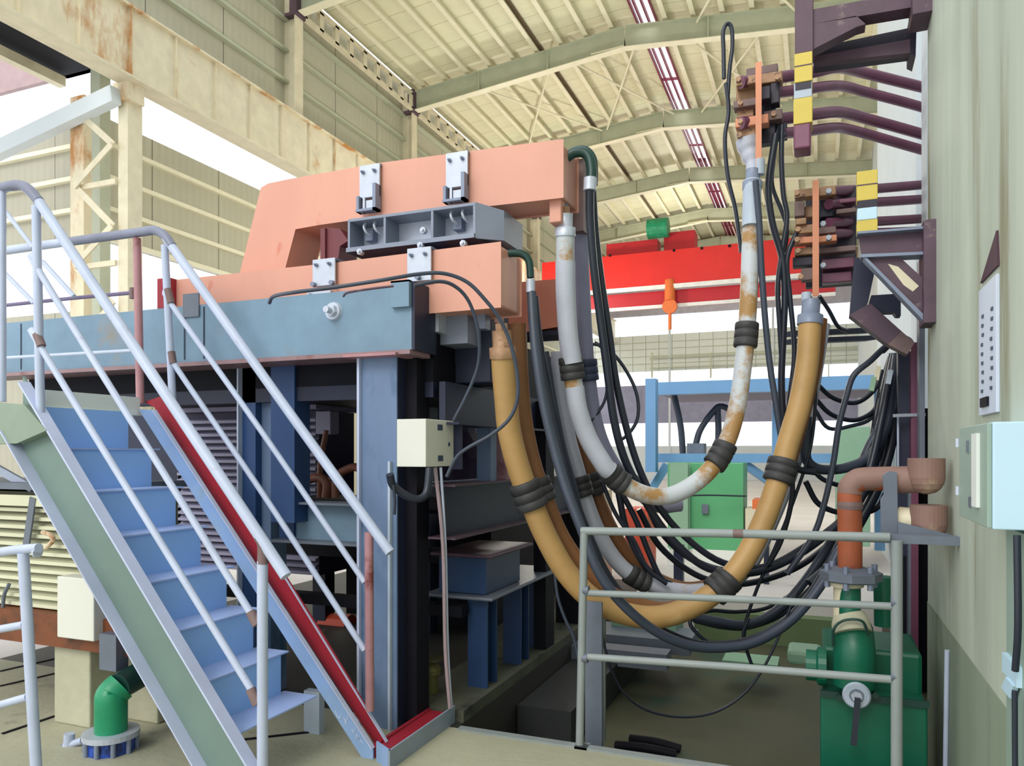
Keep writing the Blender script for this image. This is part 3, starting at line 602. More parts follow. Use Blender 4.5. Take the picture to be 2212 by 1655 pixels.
# conduit pole and control box
cp = MB().tube(bez([PY(940, 1010, 3.9), PY(957, 1180, 3.93), PY(962, 1400, 3.95), PY(972, 1530, 3.96)], 5), .012, 8)
cp.thing('conduit_pole', mat('pinkish_conduit', (160,140,146), .45), 'slim pinkish conduit from the control box down to the base kerb', 'conduit')
MB().tube(bez([PY(952, 1010, 3.92), PY(962, 1180, 3.95), PY(967, 1400, 3.97), PY(975, 1530, 3.97)], 5), .009, 8).thing('conduit_pole', M['rail'], 'slim pale conduit right beside the pinkish one', 'conduit')
bx = T('control_box', 'beige control box with small dark markings hanging on the pale blue column', 'control box', (-2.13, 3.9, 1.52))
MB().box(-2.221, -2.034, 3.75, 4.10, 1.52, 1.79).build('housing', M['beige'], bx, None, .004)
def onx(u0, v0, u1, v1, X, th=.004):
    a, b = PX(u0, v0, X), PX(u1, v1, X); return MB().box(X, X+th, a.y, b.y, a.z, b.z)
for (u0, v0, u1, v1) in ((945, 917, 955, 930), (946, 984, 956, 996), (968, 956, 971, 964)): onx(u0, v0, u1, v1, -2.034).build('marking', M['boxdark'], bx)
MB().box(-2.05, -1.99, 4.1, 4.13, 1.5, 1.78).build('back_plate', M['darkblue'], bx)
def hose(name, pts, r, m, label, cat='cable', group=None, n=6, seg=10, parts=()):
    P = bez(pix(pts), n); o = MB().tube(P, r, seg).thing(name, m, label, cat, group); return o
hose('cable', [(842, 1025, 4.05), (850, 1050), (880, 1072), (905, 1078), (922, 1062), (928, 1012, 4.2)], .022, M['cable'], 'thick black cable looping under the control box', group=None)
hose('cable', [(850, 1048, 4.04), (853, 1080), (852, 1112, 4.04)], .008, M['cable'], 'short black cable end hanging from the loop on the pale column')
# two thin hoses arching over the lower arm to the box
hose('hose', [(582, 654, 3.95), (592, 640, 3.85), (640, 631, 3.66), (720, 621, 3.64), (820, 606, 3.64), (905, 592, 3.68), (960, 591), (1010, 610), (1050, 650), (1080, 690), (1102, 740), (1116, 800), (1118, 860), (1100, 905), (1060, 940), (1010, 968), (985, 990), (965, 1030, 3.95)], .0095, M['cableg'], 'thin grey hose arching over the lower copper arm down to the control box')
hose('hose', [(895, 617, 3.78), (950, 608), (985, 620), (1012, 650), (1030, 700), (1036, 750), (1030, 800), (1005, 860), (980, 908, 4.1)], .0095, M['cableg'], 'thin dark hose arching inside the longer one onto the control box top')
hose('hose', [(742, 640, 3.9), (752, 632, 3.74), (800, 624), (850, 618, 3.72)], .006, M['brownst'], 'short brown hose lying on the lower copper arm')

# ================================================================ copper electrode arms
def arm(name, label, Y, dy, outl, mm=None, bevel=.012):
    a = T(name, label, 'electrode arm', PY(*outl[0], Y), 'copper electrode arms')
    MB().prism([PY(u, v, Y) for u, v in outl], (0, dy, 0)).build('bus_tube', mm or M['copper'], a, None, bevel); return a
la = arm('electrode_arm', 'lower front copper electrode arm resting above the weathered blue beam', 3.92, .32, [(374, 672), (374, 609), (735, 570), (1078, 527), (1078, 660), (730, 690), (500, 700)])
MB().box(XU(350, 3.9), XU(376, 3.9), 3.86, 4.3, ZV(360, 668, 3.9), ZV(360, 604, 3.9)).build('end_flange', M['red'], la)
ua = arm('electrode_arm', 'raised copper electrode arm with a sloping leg, highest of the three', 4.15, .30, [(521, 590), (566, 408), (580, 400), (618, 392), (820, 356), (1213, 305), (1213, 423), (1040, 443), (824, 463), (690, 482), (646, 490), (636, 492), (612, 583)])
ra = arm('electrode_arm', 'rear copper electrode arm end, lowest right behind the black cables', 5.0, .35, [(900, 632), (1206, 606), (1206, 702), (1150, 712), (900, 735)], M['copperd'])
MB().box(XU(1000, 5.0), XU(1206, 5.0), 5.02, 5.3, ZV(1200, 722, 5.0), ZV(1200, 712, 5.0)).build('lower_plate', M['darkblue'], ra)
MB().prism([PY(u, v, 4.1) for u, v in ((702, 578), (702, 492), (734, 494), (752, 520), (734, 532), (728, 576))], (0, .2, 0)).prism([PY(u, v, 4.08) for u, v in ((692, 578), (692, 494), (702, 492), (702, 578))], (0, .03, 0)).thing('copper_support', mat('maroon_support', (112,50,58), .5), 'dark maroon support plate under the raised arm bend', 'support')
# clamps over the arms
def clamp(label, Y, u0, v0, u1, v1, vs, open_=True):
    """hanger plate: solid upper part to vs, then an open frame"""
    c = T('arm_clamp', label, 'clamp', PY(u0, v1, Y), 'galvanised arm clamps')
    xa, xb_ = XU(u0, Y), XU(u1, Y); zt, zb = ZV((u0+u1)/2, v0, Y), ZV((u0+u1)/2, v1, Y); zs_ = ZV((u0+u1)/2, vs, Y)
    MB().box(xa, xb_, Y-.014, Y, zs_, zt).build('plate', M['steel'], c, None, .002)
    MB().box(xa, xb_, Y, Y+.34, zt-.012, zt+.002).build('top_strap', M['steelg'], c)
    if open_:
        w_ = xb_-xa
        MB().box(xa, xa+.018, Y-.05, Y, zb, zs_+.005).box(xb_-.022, xb_, Y-.06, Y-.0, zb, zs_+.07).box(xa, xb_, Y-.06, Y, zb, zb+.015).build('side_frame', M['steelg'], c)
        MB().box(xa+.035, xa+.05, Y-.03, Y-.01, zb, zs_).box(xa+.055, xb_-.03, Y-.022, Y-.014, zb, zs_-.02).build('inner_plate', M['steel'], c)
        MB().box(xa+.0, xb_-.02, Y-.02, Y-.015, zs_-.012, zs_).build('slot', M['darkcl'], c)
    for (fu, fv) in ((.2, .78), (.78, .78)):
        p = V((lerp(xa, xb_, fu), Y-.014, lerp(zs_, zt, fv))); MB().hexbolt(p, (0, -1, 0), .012, .014).cyl(p+V((0,-.014,0)), p+V((0,-.03,0)), .006, 8).build('bolt', M['steelg'], c)
    return c
clamp('galvanised clamp plate on the raised arm, left of the pair', 4.13, 779, 357, 822, 461, 428)
clamp('galvanised clamp plate on the raised arm, right of the pair', 4.13, 965, 330, 1012, 440, 406)
clamp('galvanised clamp plate on the lower arm, left one behind the thin hose', 3.90, 678, 560, 726, 622, 618, False)
clamp('galvanised clamp plate on the lower arm, right one near the beam end', 3.90, 882, 536, 933, 612, 608, False)
for (u, v) in ((680, 616), (720, 612), (676, 640), (905, 600)): MB().hexbolt(PY(u, v, 3.885), (0, -1, 0), .016, .03).thing('loose_bolt', M['steelg'], {(680,616):'bolt at lower left of the left lower clamp', (720,612):'bolt at lower right of the left lower clamp', (676,640):'bolt low beside the left lower clamp, above the beam', (905,600):'bolt under the right lower clamp'}[(u,v)], 'bolt', 'clamp bolts')
MB().box(XU(672, 3.9), XU(722, 3.9), 3.86, 3.9, ZV(700, 645, 3.9), ZV(700, 632, 3.9)).thing('clamp_pad', M['steel'], 'light clamp foot between the left lower clamp and blue beam', 'clamp')
# grey slide box between the arms
gb = T('clamp_carriage', 'grey steel carriage box with three open bays between the two front arms', 'carriage', PY(900, 540, 4.0))
Yb = 4.0
xl, xr = XU(751, Yb), XU(1027, Yb); zb_, zt_ = ZV(751, 536, Yb), ZV(751, 472, Yb)
zb_, zt_ = 2.70, 2.955
dv = .30
q = lambda u, v: PY(u, v, Yb)
zt_ = ZV(890, 455, Yb); zb_ = ZV(890, 531, Yb)
bxm = MB().box(xl, xr, Yb, Yb+.16, zt_-.018, zt_).box(xl, xr, Yb-.02, Yb+.16, zb_, zb_+.028)
for f in (0, .30, .68, 1): x = lerp(xl, xr-.016, f); bxm.box(x, x+.016, Yb, Yb+.16, zb_+.028, zt_-.018)
bxm.build('frame', M['boxgrey'], gb, None, .002)
MB().box(xl+.01, xr, Yb+.16, Yb+.172, zb_, zt_).build('back_panel', M['steel'], gb)
MB().prism([(xr+.0, Yb-.0, zb_), (xr+.13, Yb+.12, zb_+.005), (xr+.13, Yb+.12, zt_-.03), (xr, Yb-.0, zt_)], (0, .3, 0)).build('side_panel', M['boxgrey'], gb)
MB().prism([(xl, Yb-.02, zb_), (xr, Yb-.02, zb_), (xr+.1, Yb+.1, zb_-.03), (xl+.1, Yb+.1, zb_-.04)], (0, .2, .0)).build('underside', M['darkcl'], gb)
for (u, v) in ((790, 492), (812, 488), (977, 466), (1002, 462)):
    p = PY(u, v, Yb+.06); MB().tube(bez([p+V((0, 0, .03)), p+V((.0, -.02, .0)), p+V((.008, -.01, -.03)), p+V((.02, .02, -.045))], 4), .009, 8).build('hook_bolt', M['steel'], gb)
for (u, v) in ((800, 505), (990, 480)):
    p = PY(u, v, Yb+.12); MB().box(p.x-.03, p.x+.03, p.y-.02, p.y+.04, p.z-.05, p.z+.02).build('lug', M['steelg'], gb, None, .006)
for (u, v) in ((918, 500), (782, 546), (912, 532), (1004, 528)):
    p = PY(u, v, Yb-.0); MB().hexbolt(p, (0, -1, 0), .02, .03).cyl(p+V((0,-.03,0)), p+V((0,-.045,0)), .01, 10).build('bolt', M['steel'], gb)
for u in (845, 945): p = PY(u, 545, Yb+.1); MB().cyl(p, p+V((0, 0, -.05)), .022, 12).build('roller', M['darkcl'], gb)
# dark mechanism at the end of the beam
mc = T('arm_guide', 'dark guide mechanism with grey plates behind the end of the blue beam', 'guide mechanism', PY(960, 770, 4.1))
MB().box(XU(938, 4.1), XU(1010, 4.1), 4.1, 4.3, ZV(970, 744, 4.1), ZV(970, 672, 4.1)).build('plate', M['boxgrey'], mc, None, .004)
MB().box(XU(940, 4.3), XU(1060, 4.3), 4.3, 4.6, ZV(970, 830, 4.3), ZV(970, 664, 4.3)).build('block', M['darkblue'], mc, None, .01)
MB().box(XU(935, 4.05), XU(956, 4.05), 4.0, 4.1, ZV(945, 720, 4.05), ZV(945, 664, 4.05)).build('edge_plate', M['steel'], mc)
MB().box(XU(1035, 4.15), XU(1052, 4.15), 4.12, 4.2, ZV(1040, 712, 4.15), ZV(1040, 674, 4.15)).build('block', M['steelg'], mc)
MB().box(XU(1055, 4.4), XU(1075, 4.4), 4.35, 4.5, ZV(1060, 700, 4.4), ZV(1060, 665, 4.4)).build('lug', M['copper'], mc)
# stacked blue supports on the plinth
sp = T('support_stack', 'dark blue stepped support stack on the plinth inside the furnace frame', 'support', (-1.95, 4.6, .06))
Ys = 4.45
def sbx(u0, u1, v0, v1, y0, y1, nm, mm): MB().box(XU(u0, y0), XU(u1, y0), y0, y1, ZV(u0, v1, y0), ZV(u0, v0, y0)).build(nm, mm, sp, None, .004)
MB().box(-2.38, -1.93, 4.44, 5.2, .92, .945).build('cap_plate', M['brownst'], sp, None, .02)
SPB = mat('support_blue', (38,66,108), .45, 0, .16, 3)
MB().box(-2.34, -2.0, 4.5, 5.1, .68, .92).build('box_beam', SPB, sp)
MB().box(-2.42, -1.92, 4.42, 5.85, .65, .675).build('middle_plate', M['slate'], sp, None, .015)
for (x, y) in ((-2.13, 4.5), (-2.13, 5.1), (-2.12, 5.6)):
    MB().box(x, x+.14, y, y+.014, .07, .65).box(x+.06, x+.075, y+.014, y+.15, .07, .65).box(x, x+.14, y+.15, y+.164, .07, .65).build('leg', SPB, sp)
MB().box(-2.4, -1.95, 4.06, 8.0, 0, .07).struct('trim_11', mat('dark_plinth', (88,90,74), .7, 0, .3, 3, rust=(50,52,50), rust_amt=.3, rscale=4))  # plinth in dark grey-green with darker blotches
MB().box(-1.94, -1.55, 4.9, 7.5, -.42, -.15).thing('plinth_step', mat('plinth_step_paint', (40,42,44), .6), 'dark low step along the foot of the plinth in the pit', 'step')
vl = T('drain_valve', 'small brass-green drain valve on a stub at the plinth beside the pale conduit', 'valve', (-2.1, 4.3, .07))
p = PY(930, 1470, 4.3)
MB().lathe((p.x, p.y, .07), (0, 0, 1), [(0, .05), (.12, .05), (.12, .07), (.15, .07), (.2, .03)], 14).build('body', mat('brass_green', (120,116,70), .45, .3), vl)
MB().lathe((p.x, p.y, .27), (0, 0, 1), [(0, .02), (.01, .085), (.025, .085), (.03, .02)], 18).build('handwheel', mat('olive_wheel', (84,78,56), .5), vl)
# orange-red motor glimpsed under the deck
MB().lathe(PY(700, 1350, 6.0), (1, 0, 0), [(0, .02), (0, .12), (.3, .12), (.3, .05)], 16).thing('motor', M['brownbox'], 'small coral motor glimpsed low between the stair and the column', 'motor')
MB().box(XU(725, 6.3), XU(790, 6.3), 6.2, 6.28, ZV(760, 1430, 6.3), ZV(760, 1325, 6.3)).thing('floor_cover', M['conblock'], 'pale upright cover plate seen low between the stair and the pale blue column', 'cover')
# ================================================================ big water cooled hoses
def bighose(label, pts, rpx, m, sleeves=(), group='water cooled hoses', n=7, slm='rubber', taper=None, name='water_cooled_hose', ends=()):
    """pts pixel path; sleeves: list of (fraction start, fraction end)"""
    P = bez(pix(pts), n); r = rpx*4.5/F_PX
    h = T(name, label, 'hose', P[0], group)
    MB().tube(P, r, 20).build('tube', m, h)
    L = [0]
    for i in range(1, len(P)): L.append(L[-1]+(P[i]-P[i-1]).length)
    def at(s):
        s *= L[-1]
        for i in range(1, len(P)):
            if L[i] >= s: return P[i-1].lerp(P[i], (s-L[i-1])/max(1e-9, L[i]-L[i-1]))
        return P[-1]
    def near_(u, v):
        best = min(range(len(P)), key=lambda i: (px_of(P[i])-V((u, v))).length); return L[best]/L[-1]
    for (u, v, ln) in sleeves:
        s = near_(u, v); dl = ln/2/L[-1]
        q_ = [at(min(1, max(0, s+dl*k))) for k in (-1, -.96, -.9, -.35, -.3, -.25, .3, .36, .42, .9, .96, 1)]
        rr = [r*k for k in (1.02, 1.3, 1.36, 1.36, 1.22, 1.36, 1.36, 1.24, 1.36, 1.36, 1.3, 1.02)]
        MB().tube(q_, rr, 20).build('sleeve', M[slm], h)
    for (i, ln, mm) in ends:          # metal end fittings
        p, q = (P[0], P[1]) if i == 0 else (P[-1], P[-2]); d = (p-q).normalized()
        MB().tube([p-d*ln*.3, p+d*ln*.2, p+d*ln*.25, p+d*ln], [r*1.12, r*1.12, r*.8, r*.8], 18).build('end_fitting', M[mm], h)
        if i == 0:
            MB().hexbolt(p+d*ln, d, r*.55, .04).build('end_nut', M['tan'], h)
    return h
def px_of(p):
    d = p-CAM; f = d.dot(FW); return V((CU+F_PX*d.dot(RT)/f, HV-F_PX*d.z/f))
bighose('ochre hose nearest the camera, looping down behind the grey railing and up right',
 [(1086, 760, 4.35), (1088, 800), (1093, 860), (1100, 930), (1120, 1010), (1146, 1080), (1180, 1160), (1225, 1238), (1285, 1298), (1360, 1328), (1430, 1332), (1500, 1308), (1560, 1265), (1610, 1205), (1650, 1125), (1680, 1040), (1702, 960), (1728, 870), (1744, 780), (1750, 690, 4.75)],
 25, M['hosey'], [(1142, 1072, .17), (1562, 1262, .15), (1684, 1022, .15)], ends=((1, .12, 'steelg'), (0, .12, 'tan')))
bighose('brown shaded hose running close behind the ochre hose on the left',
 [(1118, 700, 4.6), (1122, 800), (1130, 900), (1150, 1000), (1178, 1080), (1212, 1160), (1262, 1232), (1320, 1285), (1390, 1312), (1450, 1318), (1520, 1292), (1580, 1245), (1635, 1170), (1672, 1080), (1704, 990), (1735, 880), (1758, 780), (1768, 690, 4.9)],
 20, M['hoseb'], [(1172, 1062, .15)])  # brown carries the shade on this twin of the ochre hose
bighose('white-wrapped hose from the raised arm, curving through an ochre bend to the top terminal',
 [(1221, 500, 4.5), (1221, 560), (1222, 640), (1228, 730), (1238, 820), (1250, 890), (1272, 950), (1305, 1005), (1345, 1045), (1400, 1070), (1450, 1070), (1500, 1045), (1542, 1005), (1572, 950), (1592, 880), (1604, 800), (1613, 710), (1619, 600), (1622, 500), (1625, 400, 4.9)],
 20, M['hosem'], [(1234, 800, .14), (1330, 1034, .14), (1556, 985, .17), (1613, 728, .16)], ends=((1, .10, 'steelg'), (0, .1, 'steel')))
# white wrapping on the upper left half of the same hose
bighose('lavender wrapped hose hanging right behind the white wrapped hose',
 [(1252, 500, 4.75), (1256, 600), (1262, 720), (1268, 800), (1280, 890), (1300, 960), (1335, 1020), (1378, 1058), (1420, 1090), (1470, 1088, 4.95)],
 19, M['hosel'], [(1270, 800, .14), (1360, 1045, .14)], slm='rubberb')
bighose('pale mauve hose of the rear arm bending into the railing, black sleeve at its bottom',
 [(1206, 760, 5.0), (1212, 850), (1226, 940), (1248, 1020), (1268, 1090), (1300, 1165), (1340, 1222), (1385, 1254), (1440, 1272), (1500, 1278), (1560, 1266), (1615, 1225), (1655, 1150), (1700, 1040), (1738, 920), (1760, 800), (1776, 700, 5.2)],
 19, M['hosew'], [(1378, 1250, .16), (1244, 1050, .14)])
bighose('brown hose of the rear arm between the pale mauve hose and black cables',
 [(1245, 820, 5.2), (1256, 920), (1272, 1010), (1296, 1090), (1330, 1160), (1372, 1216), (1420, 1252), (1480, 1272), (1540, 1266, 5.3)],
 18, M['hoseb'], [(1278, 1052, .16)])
# white wrap pieces (own objects sitting on the hoses)
def wrap(label, pts, rpx, m):
    P = bez(pix(pts), 6); MB().tube(P, rpx*4.5/F_PX, 20).thing('hose_wrap', m, label, 'wrapping', 'hose wrappings')
wrap('long white wrapping on the upper left of the hose from the raised arm', [(1221, 566, 4.5), (1222, 640), (1228, 730), (1236.5, 785, 4.55)], 21.5, M['hosew'])
wrap('white wrapping below the sleeve of the hose from the raised arm', [(1241, 836, 4.56), (1250, 890), (1272, 950), (1305, 1005), (1318, 1018, 4.6)], 21, M['hosew'])
wrap('white tape at the top end of the right hose limb', [(1622.5, 490, 4.86), (1624, 440), (1625, 392, 4.9)], 21, M['greypl'])
# arm end lugs
MB().box(XU(1186, 4.2), XU(1212, 4.2), 4.2, 4.3, ZV(1200, 480, 4.2), ZV(1200, 428, 4.2)).thing('end_lug', M['copper'], 'small coral lug under the right end of the raised arm', 'lug', None, .008)
MB().tube([PY(1214, 432, 4.3), PY(1222, 470, 4.3), PY(1222, 500, 4.3)], .03, 12).thing('hose_clamp', M['steelg'], 'grey clamp where the white hose joins the raised arm end', 'clamp')
MB().box(XU(1213, 4.45), XU(1260, 4.45), 4.45, 4.6, ZV(1240, 500, 4.45), ZV(1240, 345, 4.45)).thing('end_plate', M['joint'], 'brown contact plate behind the right end of the raised arm', 'plate')

# ================================================================ black cables
cab = 0
def cbl(label, pts, rpx, m='cable', n=6): 
    P = bez(pix(pts), n); return MB().tube(P, rpx*4.6/F_PX, 10).thing('power_cable' if rpx > 6 else 'thin_cable', M[m], label, 'cable', 'hanging black cables')
cbl('dark green cable bending out of the raised arm end, outermost', [(1222, 342, 4.5), (1240, 330), (1262, 330), (1274, 345), (1278, 372), (1276, 400, 4.45)], 11, 'greenhose')
cbl('dark green cable tucked under the outermost one at the raised arm end', [(1224, 336, 4.6), (1245, 324), (1266, 324), (1281, 342), (1284, 372), (1283, 400, 4.55)], 8, 'greenhose')
cbl('dark green cable bending out of the lower arm end', [(1088, 550, 4.4), (1108, 547), (1130, 550), (1143, 566), (1146, 600, 4.4)], 8, 'greenhose')
MB().cyl(PT(1275, 385, 4.42), PT(1274, 412, 4.42), .038, 14).thing('cable_clamp', M['steel'], 'shiny clamp on the dark green cables below the raised arm end', 'clamp', 'cable clamps')
MB().cyl(PT(1146, 604, 4.38), PT(1146, 632, 4.38), .026, 14).thing('cable_clamp', M['steel'], 'shiny clamp on the dark green cable at the lower arm end', 'clamp', 'cable clamps')
cbl('thick black cable straight down from the shiny clamp, left of its pair', [(1274, 412, 4.42), (1275, 480), (1283, 580), (1296, 680), (1312, 800), (1325, 900), (1345, 980), (1372, 1040), (1410, 1110), (1462, 1176), (1530, 1228), (1620, 1238), (1700, 1212), (1780, 1160), (1850, 1090), (1895, 1020, 5.2)], 9)
cbl('thick black cable from the shiny clamp, right of its pair', [(1280, 412, 4.5), (1286, 500), (1298, 600), (1316, 720), (1330, 820), (1352, 920), (1380, 1010), (1420, 1090), (1480, 1160), (1560, 1215), (1650, 1225), (1740, 1180), (1820, 1120), (1870, 1050), (1905, 960), (1925, 850, 5.3)], 8)
cbl('grey-blue cable behind the shiny clamp pair crossing the blue frame', [(1284, 740, 4.9), (1320, 760), (1352, 800), (1375, 850), (1378, 900), (1360, 935), (1335, 955, 4.9)], 4)
cbl('thin cable crossing behind the lavender wrapped hose', [(1275, 742, 4.8), (1300, 752), (1312, 800), (1308, 860), (1285, 900), (1270, 915, 4.8)], 3.5)
cbl('wide dark cable from the lower arm end clamp, outermost left', [(1148, 632, 4.38), (1152, 700), (1160, 780), (1176, 880), (1200, 980), (1224, 1060), (1255, 1140, 4.15), (1290, 1230, 4.12), (1340, 1300, 4.12), (1410, 1360, 4.2), (1480, 1392), (1550, 1400), (1630, 1388), (1710, 1340), (1775, 1262), (1812, 1190, 4.6)], 10, 'cableg')
cbl('wide dark cable just right of the outermost one from the lower arm end', [(1154, 640, 4.5), (1162, 720), (1178, 820), (1200, 920), (1222, 1010), (1246, 1090), (1278, 1170), (1320, 1255, 4.75), (1384, 1330, 4.75), (1460, 1376, 4.7), (1540, 1394), (1640, 1375), (1730, 1310), (1800, 1200), (1848, 1100), (1880, 1010), (1905, 900), (1922, 810, 5.1)], 9, 'cable')
cbl('dark cable inner left, between the lavender and pale mauve hoses', [(1180, 760, 4.9), (1196, 860), (1216, 960), (1240, 1050), (1262, 1150), (1272, 1230), (1280, 1330), (1290, 1430), (1298, 1540), (1300, 1600, 4.9)], 7, 'cableg')
cbl('lowest thin black cable sagging almost to the pit floor', [(1262, 1150, 4.7), (1290, 1320), (1318, 1440), (1350, 1500), (1400, 1535), (1470, 1549), (1540, 1540), (1600, 1505), (1645, 1450), (1680, 1380), (1720, 1280, 4.8)], 3)
cbl('thin grey cable left of the grey railing post', [(1198, 1230, 4.6), (1205, 1290), (1222, 1340), (1240, 1380), (1262, 1480), (1292, 1560, 4.6)], 3.5, 'cableg')
# right side bundle hanging from the wall bracket down left
X5 = [
 ('slate cable outer right of the bundle under the wall bracket', [(1940, 765, 5.2), (1930, 830), (1915, 920), (1880, 985), (1830, 1010), (1780, 1015), (1752, 1005), (1740, 980), (1742, 900, 5.0)], 12, 'cableg'),
 ('slate cable second in the bundle under the wall bracket', [(1934, 765, 5.3), (1920, 830), (1905, 910), (1872, 975), (1850, 1040), (1820, 1120), (1770, 1210), (1700, 1300), (1620, 1348), (1540, 1340), (1495, 1330, 5.2)], 11, 'cableg'),
 ('black cable third in the bundle, swinging low behind the mid rail', [(1928, 765, 5.4), (1908, 850), (1888, 950), (1862, 1060), (1828, 1160), (1780, 1240), (1700, 1318), (1620, 1352), (1560, 1352), (1500, 1338, 5.2)], 9, 'cable'),
 ('black cable fourth in the bundle, swinging behind the mid rail', [(1922, 770, 5.5), (1898, 850), (1880, 960), (1850, 1080), (1800, 1180), (1735, 1262), (1660, 1312), (1590, 1322), (1530, 1320), (1490, 1345), (1530, 1388), (1575, 1400, 5.2)], 5, 'cable'),
 ('thin black cable rising from the lower loop to the lower terminal', [(1560, 1395, 5.0), (1602, 1396), (1612, 1340), (1640, 1260), (1680, 1170), (1722, 1060), (1752, 960), (1762, 840), (1760, 700), (1750, 640, 5.0)], 4, 'cable'),
 ('black cable hanging straight from the lower terminal', [(1722, 500, 5.0), (1700, 560), (1706, 640), (1716, 760), (1706, 860), (1698, 960), (1712, 1060), (1690, 1160), (1660, 1220, 5.0)], 6, 'cable'),
 ('black cable pair twin left of the ochre hose, upper', [(1676, 290, 5.0), (1660, 400), (1668, 480), (1690, 560), (1695, 640), (1692, 720), (1688, 820), (1692, 900), (1705, 960), (1720, 1010), (1760, 1020, 5.0)], 8, 'cable'),
 ('long thin black cable from the top terminal down past the hose', [(1690, 270, 5.0), (1688, 340), (1692, 420), (1700, 470), (1690, 540), (1680, 620), (1684, 700), (1690, 800, 5.0)], 6, 'cable'),
 ('grey cable from the top terminal running beside the right hose limb', [(1632, 390, 4.8), (1640, 480), (1645, 580), (1652, 680), (1662, 780), (1674, 860), (1688, 950), (1698, 1010, 4.85)], 7, 'cableg'),
 ('black cable from the top terminal to the white connector', [(1682, 262, 5.1), (1672, 340), (1668, 400), (1690, 460), (1700, 500), (1692, 560, 5.1)], 5, 'cable'),
 ('thin cable on the far left of the top terminal, running down past the roof', [(1568, 180, 5.1), (1574, 240), (1566, 300), (1572, 380), (1588, 450), (1598, 520), (1601, 545, 5.1)], 5, 'cable'),
 ('black looped cable top beside the upper bracket, like a hook', [(1564, 170, 5.1), (1563, 110), (1562, 70), (1570, 52), (1580, 60), (1582, 100), (1576, 150), (1572, 210, 5.1)], 5, 'cable'),
 ('black cable arc behind the ochre hose, upper of three shallow arcs', [(1765, 830, 5.4), (1800, 860), (1850, 870), (1890, 840), (1905, 800, 5.5)], 6, 'cable'),
 ('black cable arc behind the ochre hose, middle of three shallow arcs', [(1760, 860, 5.4), (1795, 895), (1845, 908), (1885, 890), (1900, 860, 5.5)], 6, 'cable'),
 ('black cable arc behind the ochre hose, lowest of three shallow arcs', [(1760, 885, 5.4), (1790, 925), (1840, 920), (1880, 905), (1896, 870, 5.5)], 5, 'cableg'),
 ('cable hung over the wall bracket tip, sloping down left', [(1945, 738, 5.0), (1915, 748), (1880, 780), (1845, 810), (1830, 850), (1812, 920), (1800, 1000), (1780, 1090), (1755, 1160), (1700, 1240, 5.0)], 7, 'cableg'),
 ('cable hung over the wall bracket tip, dropping down right', [(1905, 760, 5.1), (1925, 742), (1950, 730), (1970, 745), (1976, 790), (1978, 860), (1980, 880, 5.05)], 7, 'brownst'),
 ('broad black cable inside the bundle under the wall bracket, swinging past the rusty pipe', [(1944, 770, 5.35), (1938, 860), (1924, 960), (1896, 1050), (1850, 1140), (1800, 1215), (1750, 1262, 5.1)], 13, 'cable'),
 ('thin cable sloping from the lower terminal to the bracket', [(1770, 640, 5.1), (1790, 670), (1810, 705), (1830, 715, 5.3)], 5, 'cable'),
 ('black cable looping around the rusty elbow pipe', [(1745, 985, 5.3), (1770, 1030), (1820, 1050), (1880, 1052), (1910, 1040, 5.3)], 6, 'cable'),
 ('lower black cable looping behind the rust orange pipe', [(1740, 1040, 5.3), (1770, 1090), (1830, 1110), (1890, 1100), (1915, 1060, 5.3)], 7, 'cable'),
 ('dark cable sweeping left behind the upper rail', [(1395, 1080, 5.2), (1430, 1150), (1490, 1205), (1560, 1232), (1640, 1230), (1720, 1200), (1800, 1140), (1860, 1080, 5.4)], 9, 'cable'),
 ('dark cable behind the upper rail, second sweep', [(1380, 1100, 5.3), (1425, 1180), (1500, 1240), (1580, 1262), (1660, 1250), (1740, 1215), (1815, 1150), (1880, 1060, 5.5)], 8, 'cable'),
 ('thin cable along the upper part of the sweep', [(1300, 1040, 5.0), (1330, 1110), (1370, 1170), (1400, 1230), (1440, 1262, 5.0)], 5, 'cable'),
 ('dark strap cable crossing left of the sweep', [(1312, 980, 5.1), (1335, 1060), (1352, 1140), (1385, 1210), (1420, 1255, 5.1)], 8, 'cable'),
 ('dark strap cable just right of the previous, nearer the ochre bend', [(1340, 1060, 5.1), (1372, 1120), (1400, 1190), (1425, 1245), (1450, 1262, 5.1)], 7, 'cable'),
 ('short vertical cable tie hanging at the bottom loops', [(1618, 1335, 4.9), (1606, 1365), (1612, 1400), (1625, 1440, 4.9)], 4, 'cable'),
 ('horizontal black cable running behind the green cabinet front', [(1436, 1074, 10.2), (1520, 1070), (1612, 1072, 10.2)], 4, 'cable'),
]
for l, p, r, m in X5: cbl(l, p, r, m)

# ================================================================ right wall terminals
def pipe_thing(label, pts, rpx, m, group, name='busbar_pipe', cat='pipe'):
    P = bez(pix(pts), 5); return MB().tube(P, rpx*5.9/F_PX, 16).thing(name, m, label, cat, group)
pp = M['purple']; G1 = 'upper purple pipes'; G2 = 'lower purple pipes'
pipe_thing('purple pipe at the upper right, first from the top, bent downward', [(1600, 178, 5.0), (1680, 168), (1760, 155), (1800, 147), (1830, 148), (1870, 158), (1950, 178), (2030, 198, 6.0)], 11, pp, G1)
pipe_thing('purple pipe at the upper right, second from the top, bent downward', [(1660, 202, 5.1), (1740, 193), (1790, 186), (1825, 187), (1870, 199), (1950, 220), (2030, 243, 6.0)], 10, pp, G1)
pipe_thing('purple pipe at the upper right, third from the top, bent downward', [(1600, 266, 5.0), (1680, 258), (1760, 247), (1800, 242), (1830, 245), (1870, 256), (1950, 278), (2030, 301, 6.0)], 11, pp, G1)
pipe_thing('purple pipe at the upper right, lowest of the bent ones', [(1690, 288, 5.1), (1740, 284), (1790, 277), (1820, 277), (1870, 289), (1950, 312), (2030, 335, 6.0)], 10, pp, G1)
